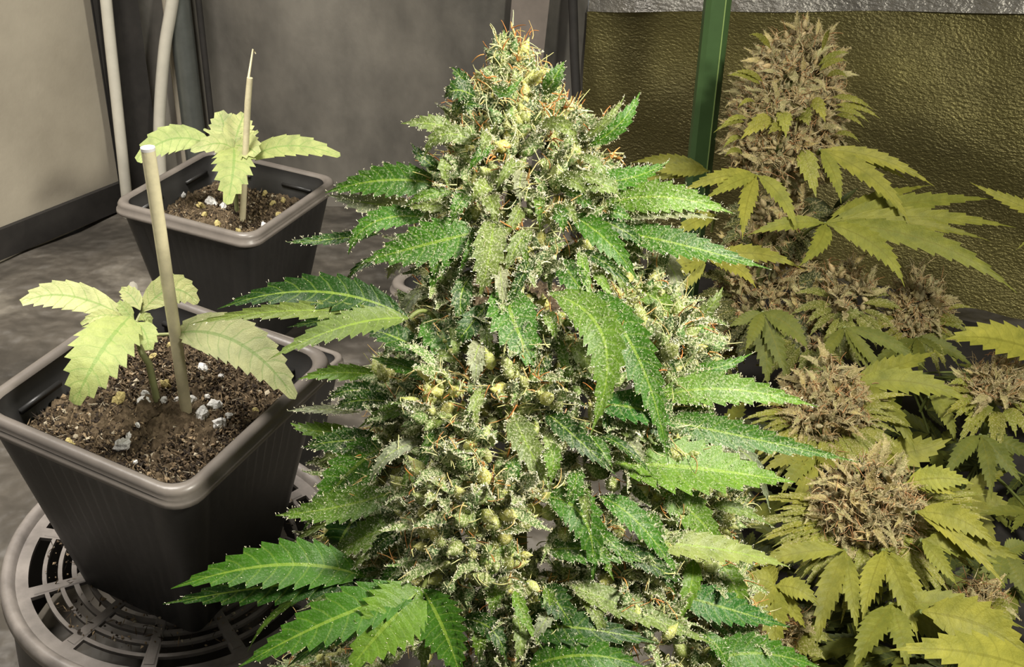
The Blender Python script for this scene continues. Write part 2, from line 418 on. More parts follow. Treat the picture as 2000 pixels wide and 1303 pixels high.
def soil_mesh(seed, level=-0.024, mound=None):
    r = np.random.default_rng(seed); n = 110; hs = H - 0.0155
    t = np.linspace(-1, 1, n); X, Y = np.meshgrid(t, t)
    # square to rounded square
    rr_ = np.maximum(np.abs(X), np.abs(Y)); ang = np.hypot(X, Y) + 1e-9
    k = 1 - 0.10 * (np.clip(ang / np.maximum(rr_, 1e-9), 1, 1.414) - 1) / 0.414 * rr_ ** 4
    X, Y = X * hs * k, Y * hs * k
    Z = np.full_like(X, level)
    for sc_, am in ((9, 0.0012), (22, 0.0010), (60, 0.0010), (130, 0.0010)):
        for _ in range(7):
            a = r.uniform(0, 6.28); p = r.uniform(0, 6.28); q = sc_ * r.uniform(6, 14)
            Z += am / 2.2 * np.sin((X * math.cos(a) + Y * math.sin(a)) * q + p)
    Z += r.normal(0, 0.0006, Z.shape)
    if mound: Z += mound[2] * np.exp(-((X - mound[0]) ** 2 + (Y - mound[1]) ** 2) / mound[3] ** 2)
    mb = MB(); mb.add(np.stack([X, Y, Z], -1).reshape(-1, 3), [(j * n + i, j * n + i + 1, (j + 1) * n + i + 1, (j + 1) * n + i) for j in range(n - 1) for i in range(n - 1)])
    return mb.mesh('soil', M['soil'])
def crumb_mesh(seed, count, level, hs, smin=0.0005, smax=0.0016, circle=None):
    r = np.random.default_rng(seed); mb = MB()
    T = np.array([(1, 0, 0), (-1, 0, 0), (0, 1, 0), (0, -1, 0), (0, 0, 1), (0, 0, -1)], float)
    FT = np.array([(0, 2, 4), (2, 1, 4), (1, 3, 4), (3, 0, 4), (2, 0, 5), (1, 2, 5), (3, 1, 5), (0, 3, 5)])
    for _ in range(count):
        s = r.uniform(smin, smax); v = T * r.uniform(0.5, 1.3, (6, 1)) * s * r.uniform(0.6, 1.5, 3)
        if r.random() < 0.38: v = T * np.array([s * 3.2, s * 0.35, s * 0.35])      # a fibre
        v = v @ Rm(*r.uniform(0, 6, 3)).T
        if circle: a = r.uniform(0, 6.28); q = circle * math.sqrt(r.random()); x, y = q * math.cos(a), q * math.sin(a)
        else: x, y = r.uniform(-hs, hs, 2)
        k = r.random(); c = lin(*((50, 40, 30) if k < 0.35 else (100, 84, 64) if k < 0.7 else (146, 126, 98) if k < 0.93 else (186, 174, 150)))
        mb.add(v + [x, y, level + r.uniform(-0.0005, 0.0015)], FT, c)
    return mb.mesh('soil_crumbs', M['crumb'], smooth=False)
def perlite_mesh(seed, m):
    r = np.random.default_rng(seed); mb = MB(); V = []; nu, nv = 9, 6
    for j in range(nv + 1):
        for i in range(nu):
            a, b = 2 * math.pi * i / nu, math.pi * j / nv
            V.append((math.cos(a) * math.sin(b), math.sin(a) * math.sin(b), 0.75 * math.cos(b)))
    V = np.array(V) * (1 + r.uniform(-0.28, 0.28, (len(V), 1)))
    mb.add(V, [(j * nu + i, j * nu + (i + 1) % nu, (j + 1) * nu + (i + 1) % nu, (j + 1) * nu + i) for j in range(nv) for i in range(nu)])
    return mb.mesh('perlite', m, smooth=False)
PER = [perlite_mesh(i, M['perlite']) for i in range(4)] + [perlite_mesh(9, M['perlite_y'])]
def place_pot(label, loc, yaw, tilt=(0, 0), scale=1.0, soil=None, group='square black plastic pots'):
    t = thing('plant_pot', label, 'plant pot', loc, group)
    R3 = Matrix.Rotation(tilt[0], 3, 'X') @ Matrix.Rotation(tilt[1], 3, 'Y') @ Matrix.Rotation(yaw + math.pi / 4, 3, 'Z')
    t.rotation_euler = R3.to_euler(); t.scale = (scale,) * 3
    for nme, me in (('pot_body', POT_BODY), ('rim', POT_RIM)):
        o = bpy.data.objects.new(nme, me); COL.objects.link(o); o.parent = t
    if soil:
        s = bpy.data.objects.new('soil', soil_mesh(*soil['args'])); COL.objects.link(s); s.parent = t
        c = bpy.data.objects.new('soil_crumbs', crumb_mesh(soil['args'][0] + 50, soil['n'], soil['args'][1] + 0.001, H - 0.02)); COL.objects.link(c); c.parent = s; c['kind'] = 'stuff'
        Mi = np.linalg.inv(np.array(R3)); L0 = np.array(loc); nz = np.array(R3)[:, 2]
        for px, py, sz, y in soil['perlite']:
            v = un(px, py, 1.0); p0 = L0 + nz * (soil['args'][1] + 0.0025); p = v * ((p0 @ nz) / (v @ nz))
            q = Mi @ (p - L0); md = soil['args'][2]
            if md: q[2] += md[2] * math.exp(-((q[0] - md[0]) ** 2 + (q[1] - md[1]) ** 2) / md[3] ** 2)
            o = bpy.data.objects.new('perlite', PER[4 if y else rng.integers(0, 4)]); COL.objects.link(o); o.parent = t
            k = sz * depth_of(p) / FPX / 2 * 1.25
            o.location = q; o.scale = (k, k * 0.8, k * 0.8); o.rotation_euler = rng.uniform(0, 6, 3)
            if y: o['label'] = 'yellow stained perlite grain'
    return t, R3
FP = (-0.204, 0.578, -0.371); FY = 0.352; FT = (0.089, 0.047)
per_front = [(375, 783, 20, 0), (394, 812, 30, 0), (422, 792, 26, 0), (428, 830, 26, 0), (447, 812, 14, 0), (397, 718, 20, 0), (432, 735, 11, 0), (299, 697, 14, 1), (281, 787, 24, 0), (284, 772, 16, 0), (320, 785, 16, 0), (346, 784, 12, 0),
             (323, 752, 22, 1), (231, 780, 26, 1), (138, 872, 26, 1), (240, 873, 30, 0), (270, 838, 10, 0), (463, 868, 22, 1), (452, 888, 18, 1), (330, 676, 12, 1), (80, 862, 12, 0), (118, 872, 12, 1), (500, 803, 12, 1), (405, 775, 12, 0), (265, 905, 10, 0), (252, 858, 12, 0)]
far_loc = (-0.265, 1.004, -0.434)
per_far = [(412, 396, 24, 0), (393, 403, 18, 1), (436, 404, 16, 0), (358, 381, 13, 0), (322, 392, 11, 0), (400, 420, 14, 1), (425, 438, 16, 1), (517, 444, 18, 0), (547, 422, 16, 1), (532, 398, 12, 1), (553, 392, 12, 1), (465, 450, 10, 1), (517, 378, 10, 1)]
pot1, R1 = place_pot('square black pot of dark soil with a yellow-green seedling, on the slotted grey stand', FP, FY, FT, 1.0, dict(args=(3, -0.021, (-0.022, -0.012, 0.004, 0.022)), n=5600, perlite=per_front))
pot2, R2 = place_pot('square black pot of brown soil standing on the floor in the tent corner', far_loc, 0.395, (0.018, 0.031), 1.0, dict(args=(5, -0.026, None), n=2200, perlite=per_far))
place_pot('small black pot half hidden behind the pot on the slotted stand', (-0.196, 0.80, FZ + 0.151 * 0.62 + 0.06), 0.30, (0, 0), 0.62)
bpy.data.objects['plant_pot.002'].location.z = FZ + 0.151 * 0.62
c4 = on_z(765, 548, FZ + 0.151); place_pot('black pot mostly hidden behind the large frosty bud', (c4[0] + 0.098, c4[1] + 0.01, FZ + 0.151), 0.1, soil=dict(args=(8, -0.03, None), n=500, perlite=[]))

# slotted round stand under the front pot
base_c = np.array(FP) + np.array(R1) @ np.array([0, 0, -PH + 0.003])
SC = np.array([-0.215, 0.600, 0]); SC[2] = base_c[2]
st = thing('slotted_stand', 'round grey plastic stand with curved slots, under the nearer pot', 'stand', (SC[0], SC[1], FZ))
RT = np.array(Matrix.Rotation(FT[0], 3, 'X') @ Matrix.Rotation(FT[1], 3, 'Y'))
hub = base_c - RT @ np.array([0, 0, 0.0008])
cen = hub + RT @ (np.array([SC[0] - hub[0], SC[1] - hub[1], 0]))
def polar(r, a, z): r = r * 1.05; return cen + RT @ np.array([r * math.cos(a), r * math.sin(a), z])
bands = [(0.0, 0.030)] ; rads = [0.030]
slots = [(0.0355, 0.0390), (0.0425, 0.0465), (0.0500, 0.0545), (0.0575, 0.0625), (0.0655, 0.0710), (0.0735, 0.0800), (0.0825, 0.0905)]
edges = [0.0] + [x for s in slots for x in s] + [0.0985]
NS = 11; na = NS * 12
def is_slot(ri, a_i):
    return ri % 2 == 1 and (a_i % 12) not in (0, 1)
mb = MB(); th_ = 0.0028
for ri in range(len(edges) - 1):
    r0, r1 = edges[ri], edges[ri + 1]
    for k in range(na):
        if is_slot(ri, k): continue
        a0, a1 = 2 * math.pi * k / na + 0.13, 2 * math.pi * (k + 1) / na + 0.13
        t4 = [polar(r0, a0, 0), polar(r1, a0, 0), polar(r1, a1, 0), polar(r0, a1, 0)]
        b4 = [polar(r0, a0, -th_), polar(r1, a0, -th_), polar(r1, a1, -th_), polar(r0, a1, -th_)]
        mb.add(t4 + b4, [(0, 1, 2, 3), (7, 6, 5, 4), (0, 4, 5, 1), (1, 5, 6, 2), (2, 6, 7, 3), (3, 7, 4, 0)])
mb.build('slotted_top', M['grate'], st, smooth=False)
for k in range(NS):
    mb = MB(); a = 2 * math.pi * (k * 12 + 1) / na + 0.13; d = np.array([math.cos(a), math.sin(a), 0]); s = np.array([-d[1], d[0], 0])
    L_ = [cen + RT @ (d * r + s * w_ + UP * z) for r in (0.03, 0.0925) for w_, z in ((-0.0034, 0), (-0.0026, 0.0006), (0.0026, 0.0006), (0.0034, 0))]
    mb.add(L_, [(0, 4, 5, 1), (1, 5, 6, 2), (2, 6, 7, 3), (0, 1, 2, 3), (4, 7, 6, 5)])
    mb.build('spoke', M['grate'], st, smooth=False)
mb = MB(); prof = [(0.0975, -0.001), (0.0990, 0.003), (0.1010, 0.0048), (0.1035, 0.0050), (0.1055, 0.0036), (0.1065, 0.000), (0.107, -0.004), (0.104, -0.004)]
na2 = 96; a_lo, a_hi = math.radians(-232), math.radians(128)
V = [polar(r, a_lo + (a_hi - a_lo) * k / na2, z) for k in range(na2 + 1) for r, z in prof]; q = len(prof)
mb.add(V, [(k * q + j, (k + 1) * q + j, (k + 1) * q + j + 1, k * q + j + 1) for k in range(na2) for j in range(q - 1)])
mb.build('raised_lip', M['grate'], st)
mb = MB(); V = []
for k in range(64):
    a = 2 * math.pi * k / 64; p = polar(0.103, a, -0.004); V += [p, np.array([cen[0] + 0.112 * math.cos(a), cen[1] + 0.112 * math.sin(a), FZ])]
mb.add(V, [(2 * k, 2 * k + 1, (2 * k + 3) % 128, (2 * k + 2) % 128) for k in range(64)])
mb.build('skirt', M['pot'], st)
me = crumb_mesh(77, 900, 0.001, 0, 0.0004, 0.0014, circle=0.085)
o = bpy.data.objects.new('soil_dust', me); COL.objects.link(o); o.parent = st; o['kind'] = 'stuff'
o.location = Vector(cen) - st.location; o.rotation_euler = Matrix(RT).to_euler()

# ------------------------------------------------------------------ leaves
def leaf(mb, P0, P1, P2, W, nh, T=9, fold=0.25, puck=0.10, c=(0.1, 0.2, 0.05, 0), side=1.0, tooth=0.26, belly=0.36, tail=1.0, twist=0.0):
    """one serrated leaflet along P0-P1-P2, full width W, face turned to nh; returns sample points for resin"""
    R = 2 * T + 1; C = bez(P0, P1, P2, R)
    t = nrm_rows(np.gradient(C, axis=0)); v = np.linspace(0, 1, R)
    nh = np.asarray(nh, float)
    sx = nrm_rows(np.cross(t, nh)); up = nrm_rows(np.cross(sx, t))
    if twist:
        ca, sa = np.cos(twist * v)[:, None], np.sin(twist * v)[:, None]; sx, up = sx * ca + up * sa, up * ca - sx * sa
    eb = 1.55 * tail; ea = eb * belly / (1 - belly)
    hw = (v ** ea * (1 - v) ** eb); hw = (hw / hw.max()) ** 0.92 * W / 2
    hw = np.maximum(hw, W * 0.17 * np.maximum(1 - v, 0) ** 0.65 * (v > 0.5)); hw[0] = W * 0.02; hw[-1] = W * 0.008
    L = np.linalg.norm(C[-1] - C[0]); step = L / (R - 1)
    odd = (np.arange(R) % 2 == 1)
    cols = np.array([-1, -0.5, 0, 0.5, 1.0]); V = np.zeros((R, 5, 3)); UV = np.zeros((R, 5, 2))
    for j, u in enumerate(cols):
        h = hw.copy()
        fwd = np.zeros(R)
        if abs(u) == 1:
            h = h * np.where(odd, 1 + tooth * 0.4, 1 - tooth * 0.6)
            fwd = np.where(odd, step * 0.95, -step * 0.1) * np.clip(hw / (W * 0.12), 0, 1)
        lift = fold * np.abs(u) * hw + (puck * hw * np.where(odd, 1, -1) * (0.9 if abs(u) == 0.5 else (-0.4 if abs(u) == 1 else 0)))
        V[:, j] = C + sx * (u * h)[:, None] + up * lift[:, None] + t * fwd[:, None]
        UV[:, j, 0] = u; UV[:, j, 1] = v * T
    Fq = [(i * 5 + j, i * 5 + j + 1, (i + 1) * 5 + j + 1, (i + 1) * 5 + j) for i in range(R - 1) for j in range(4)]
    mb.add(V.reshape(-1, 3), Fq, np.asarray(c, float), UV.reshape(-1, 2))
    return V, up, sx
def nrm_rows(a): return a / (np.linalg.norm(a, axis=1, keepdims=True) + 1e-12)
def rvec(s=1.0): return rng.normal(0, s, 3)
def vary(c, amt=0.18, frost=0.0):
    k = 1 + rng.uniform(-amt, amt); g = 1 + rng.uniform(-amt * 0.4, amt * 0.4)
    return (c[0] * k * g, c[1] * k, c[2] * k / g, frost)
def to_cam(p): return nrm(-np.asarray(p))

RES_P, RES_D, RES_S = [], [], []          # resin glands of the big plant
def resin(P, D, S):
    RES_P.append(P); RES_D.append(D); RES_S.append(S)
def frost_leaf(V, up, density, size=0.0011, edge=True):
    R = len(V); A = V.reshape(R, 5, 3)
    L = np.linalg.norm(A[-1, 2] - A[0, 2]); W = np.linalg.norm(A[R // 2, 0] - A[R // 2, 4])
    n = int(density * L * W * 1e6)
    if n > 0:
        vv = rng.beta(0.9, 1.9, n) * (R - 1.01); uu = rng.uniform(0, 3.99, n)
        i, j = vv.astype(int), uu.astype(int); f, g = (vv - i)[:, None], (uu - j)[:, None]
        P = (A[i, j] * (1 - f) * (1 - g) + A[i + 1, j] * f * (1 - g) + A[i, j + 1] * (1 - f) * g + A[i + 1, j + 1] * f * g)
        D = up[i] + rng.normal(0, 0.4, (n, 3)); resin(P, nrm_rows(D), size * rng.uniform(0.6, 1.3, n))
    if edge:
        n = int(density * L * 1e3 * 8)
        vv = rng.beta(1.0, 1.3, n) * (R - 1.01); i = vv.astype(int); f = (vv - i)[:, None]; s = rng.integers(0, 2, n) * 4
        P = A[i, s] * (1 - f) + A[i + 1, s] * f
        D = (A[i, s] - A[i, 2]); D = nrm_rows(D) + up[i] * 0.6 + rng.normal(0, 0.35, (n, 3))
        resin(P, nrm_rows(D), size * rng.uniform(0.7, 1.4, n))

# calyx template: a pointed pod
def calyx_template(nu=6):
    prof = [(0.0, 0.25), (0.18, 0.80), (0.42, 1.0), (0.68, 0.68), (0.88, 0.28)]
    V = [(r * math.cos(2 * math.pi * k / nu), r * math.sin(2 * math.pi * k / nu), z) for z, r in prof for k in range(nu)]
    V.append((0.12, 0, 1.08)); q = len(prof)
    F = [(j * nu + k, j * nu + (k + 1) % nu, (j + 1) * nu + (k + 1) % nu, (j + 1) * nu + k) for j in range(q - 1) for k in range(nu)]
    T = [((q - 1) * nu + k, (q - 1) * nu + (k + 1) % nu, q * nu) for k in range(nu)]
    return np.array(V), np.array(F), np.array(T)
CV, CF, CT = calyx_template()
def frame(d):
    d = nrm(d); a = nrm(np.cross(d, [0.3, 0.2, 0.9]) + 1e-6); b = np.cross(d, a); q = rng.uniform(0, 6.28)
    a, b = a * math.cos(q) + b * math.sin(q), b * math.cos(q) - a * math.sin(q)
    return np.stack([a, b, d], 1)
def pistils(mb, p, d, n, L, rad, palette):
    for _ in range(n):
        q = p + rvec(L * 0.12); t = nrm(d + rvec(0.55)); bend = rvec(0.62)
        pts = [q]; 
        for k in range(5): t = nrm(t + bend * 0.8 + rvec(0.12)); pts.append(pts[-1] + t * L / 5)
        c = palette[rng.integers(0, len(palette))]
        tube(mb, pts, np.linspace(rad, rad * 0.45, 6), 3, np.array(vary(c, 0.2, 1)), cap=False)
def bud(mb, pm, ctr, out, r, n, size, pal, ppal, up_w=0.45, leafy=4, leafcol=None, npis=0.5, plen=0.009, prad=0.00022, resin_n=0, leafL=(0.010, 0.020), slim=0.36):
    """a nug: n calyx pods round ctr, a few bracts, hairs into pm"""
    out = nrm(out)
    for _ in range(n):
        o = nrm(out * 0.75 + rvec(0.62)); s = size * rng.uniform(0.65, 1.3)
        p = ctr + o * r * rng.uniform(0.15, 0.95)
        d = nrm(o * 0.8 + UP * up_w + rvec(0.35)); Fm = frame(d)
        v = (CV * [s * slim, s * slim, s]) @ Fm.T + p
        k = len(pal); c = np.array(vary(pal[rng.integers(0, k)], 0.25, 1))
        mb.add(v, CF, c); mb.f.append(CT + (mb.n - len(v)));
        if rng.random() < npis and pm is not None: pistils(pm, p + d * s, d, rng.integers(1, 4), plen * rng.uniform(0.5, 1.3), prad, ppal)
        if resin_n:
            m = rng.poisson(resin_n); a = rng.uniform(0, 6.28, m); z = rng.uniform(0.05, 0.95, m); rr_ = np.interp(z, [0, .18, .42, .68, .88, 1], [.25, .8, 1, .68, .28, .05])
            loc = np.stack([rr_ * np.cos(a) * s * slim, rr_ * np.sin(a) * s * slim, z * s], 1)
            nn = np.stack([np.cos(a), np.sin(a), np.full(m, 0.25)], 1) + rng.normal(0, 0.25, (m, 3))
            if m: resin(loc @ Fm.T + p, nrm_rows(nn @ Fm.T), 0.00095 * rng.uniform(0.6, 1.35, m))
    for _ in range(leafy):
        o = nrm(out * 0.7 + rvec(0.6)); L = rng.uniform(*leafL)
        p = ctr + o * r * 0.5; tip = p + nrm(o + rvec(0.25) - UP * 0.1) * (L + r * 0.4)
        midp = (p + tip) / 2 + nrm(UP * 0.6 + rvec(0.4)) * L * rng.uniform(0.02, 0.25)
        V, u_, s_ = leaf(mb, p, midp, tip, L * rng.uniform(0.24, 0.36), nrm(UP * 0.5 + to_cam(p) * 0.6 + rvec(0.35)), 4, 0.3, 0.12, np.array(vary(leafcol, 0.25, 0.6)), tooth=0.2)
        if resin_n: frost_leaf(V, u_, 1.3, 0.00095)

# ------------------------------------------------------------------ big frosty plant
TAB = np.array([(65, 986, 1014), (100, 962, 1038), (150, 935, 1055), (200, 885, 1112), (260, 868, 1160), (330, 852, 1200), (400, 838, 1222), (500, 805, 1240), (570, 808, 1285), (650, 795, 1325), (720, 750, 1380), (800, 722, 1380), (880, 690, 1395), (960, 660, 1425), (1050, 650, 1435), (1150, 650, 1435), (1230, 620, 1435), (1310, 560, 1455), (1400, 640, 1380)], float)
def prof(y):
    l = np.interp(y, TAB[:, 0], TAB[:, 1]); r = np.interp(y, TAB[:, 0], TAB[:, 2]); return (l + r) / 2, (r - l) / 2
def dax(y): return 0.545 + (y - 65) / 1240 * 0.055
def dsurf(x, y, extra=0.0):
    cx, hw = prof(y); k = (x - cx) / max(hw, 1); d = dax(y)
    return d - math.sqrt(max(0.0, 1 - k * k)) * hw * d / FPX * 0.72 - extra
axis_top, axis_bot = un(1000, 75, dax(75)), un(1010, 1330, dax(1330))
ad = nrm(axis_top - axis_bot)
foot = axis_bot - ad * ((axis_bot[2] - FZ - 0.07) / ad[2])
big = thing('cannabis_plant', 'large frosty green flowering cannabis plant, tallest and nearest, with orange hairs', 'plant', (foot[0], foot[1], FZ + 0.07))
mb = MB(); tube(mb, np.linspace(foot - ad * 0.01, axis_top - ad * 0.03, 12), np.linspace(0.008, 0.0025, 12), 10); mb.build('stem', M['stem'], big)
G1, G2, G3, G4 = lin(96, 138, 62), lin(70, 118, 44), lin(142, 160, 84), lin(176, 182, 100)
PALG = [lin(90, 120, 48), lin(66, 102, 36), lin(116, 138, 64), lin(150, 160, 88), lin(52, 82, 28), lin(182, 184, 98)]
PALY = [lin(150, 162, 80), lin(176, 182, 92), lin(132, 148, 72), lin(196, 198, 116)]
PIS = [lin(214, 210, 140), lin(224, 220, 156), lin(214, 158, 92), lin(204, 132, 70), lin(222, 190, 124), lin(232, 230, 176), lin(220, 216, 150)]
sites = []
y = 128
while y < 1330:
    cx, hw = prof(y); sp = 66 if y > 300 else 48
    nn = max(3, int(round(2 * math.pi * hw * 0.86 / sp / 1.25)))
    ph = rng.uniform(0, 6.28)
    for k in range(nn):
        a = ph + 2 * math.pi * k / nn + rng.uniform(-0.15, 0.15)
        sites.append((cx, hw, y + rng.uniform(-14, 18), a, sp))
    y += sp * 0.95
extra = [(905, 905, 0.020), (950, 960, 0.026), (870, 960, 0.022), (920, 1010, 0.026), (850, 1040, 0.02), (960, 1040, 0.02), (900, 1080, 0.026), (940, 880, 0.016), (1000, 960, 0.016), (830, 1000, 0.012), (980, 1110, 0.018), (870, 1120, 0.02),
         (1270, 600, 0.016), (1300, 660, 0.018), (1330, 700, 0.01), (1260, 680, 0.018), (1250, 850, 0.012), (1290, 880, 0.01), (1000, 760, 0.012), (1060, 770, 0.012), (890, 760, 0.012), (860, 810, 0.014), (1240, 1120, 0.012), (1260, 1240, 0.016), (1400, 1200, 0.01)]
nb = 0
def place_bud(ctr, out, r, yel, back=False, n=22, top=False):
    global nb
    mb, pm = MB(), MB()
    bud(mb, pm, ctr, out, r, n, 0.0095, PALY + PALG[:3] if yel else PALG, PIS, leafy=2 if back or top else 4, leafcol=lin(84, 114, 42), npis=0.55, slim=0.31, plen=0.0085, prad=0.00036, resin_n=4 if back else 60, leafL=(0.006, 0.010) if top else (0.010, 0.021))
    o = mb.build('bud', M['bud'], big); nb += 1
    pm.build('pistils', M['pistil'], o, kind='stuff')
for cx, hw, y, a, sp in sites:
    back = math.cos(a) < -0.35
    if back and rng.random() < 0.72: continue
    d0 = dax(y); r = sp * rng.uniform(0.42, 0.64) * d0 / FPX
    k = max(0.0, (hw - (52 if y < 360 else sp * 0.55)) / hw) * rng.uniform(0.80, 1.07)
    x = cx + hw * math.sin(a) * k; d = d0 - hw * d0 / FPX * 0.72 * math.cos(a) * k
    if hw < 70: r = sp * 0.62 * d0 / FPX
    ctr = un(x, y, d); ax = un(cx, y + 25, d0)
    yel = (rng.random() < (0.75 if x > 1180 else 0.4 if (x > 1040 or y < 200) else 0.14))
    place_bud(ctr, (ctr - ax) + UP * 0.01, r, yel, back, n=11 if back else 17, top=y < 230)
for x, y, e in extra:
    d = dsurf(x, y, e - 0.012); ctr = un(x, y, d); cx, hw = prof(y)
    place_bud(ctr, (ctr - un(cx, y + 40, dax(y))) + UP * 0.01, 0.015, rng.random() < 0.6, n=22)

# tufts of long curled hairs
for x, y in ((978, 90), (1015, 118), (1062, 215), (905, 168), (1105, 212), (1150, 262), (1195, 305), (893, 215), (885, 295), (1075, 268), (1130, 325), (965, 302), (1075, 425), (1030, 362), (842, 312), (985, 525), (1245, 592), (1312, 642), (1352, 685), (850, 565), (960, 702), (1035, 745), (742, 752), (912, 742), (1010, 792), (932, 862), (962, 940), (882, 962), (992, 885), (872, 1092), (948, 1060), (1210, 1122), (1272, 872), (1392, 902), (1412, 1252), (1232, 1242), (1180, 230), (1010, 450), (1290, 705)):
    p = un(x, y, dsurf(x, y, 0.004)); pm = MB(); cx, hw = prof(y); o = nrm(p - un(cx, y + 40, dax(y)) + UP * 0.01)
    pistils(pm, p, o, rng.integers(6, 12), 0.0065 if y < 340 else 0.0115, 0.00050, PIS[:2] + PIS[2:4] + PIS[4:])
    pm.build('pistils', M['pistil'], big, kind='stuff')
GREEN, DARK, PALE, LITE = lin(64, 112, 26), lin(38, 76, 18), lin(112, 130, 66), lin(98, 134, 42)
GREY = lin(150, 156, 128)
def BL(pts, w_, c=GREEN, T=9, fr=0.6, ex=0.0, tipd=0.0, fold=0.22, tooth=0.26, belly=0.37, nup=0.35, named='sugar_leaf', twist=0.0, par=None, tail=1.0):
    """traced leaf of the big plant"""
    (x0, y0), (x1, y1), (x2, y2) = pts
    d0 = dsurf(x0, y0, 0.004 + ex); d2 = min(dsurf(x2, y2), dax(y2)) ; d2 = d0 * 0.6 + d2 * 0.4 - 0.010 - tipd - ex * 0.5
    d1 = (d0 + d2) / 2 - 0.006
    A, B, C = un(x0, y0, d0), un(x1, y1, d1), un(x2, y2, d2)
    W = w_ * d1 / FPX * 1.05
    nh = nrm(to_cam(B) * 0.9 + UP * nup + rvec(0.16))
    mb = MB(); V, up, sx = leaf(mb, A, B, C, W, nh, T, fold, 0.10, np.array(vary(c, 0.12, fr * 0.32)), tooth=tooth, belly=belly, twist=twist, tail=tail)
    frost_leaf(V, up, 0.55 * fr, 0.00105); frost_leaf(V, -up, 0.15 * fr, 0.001, False)
    return mb.build(named, M['leaf'], par or big)
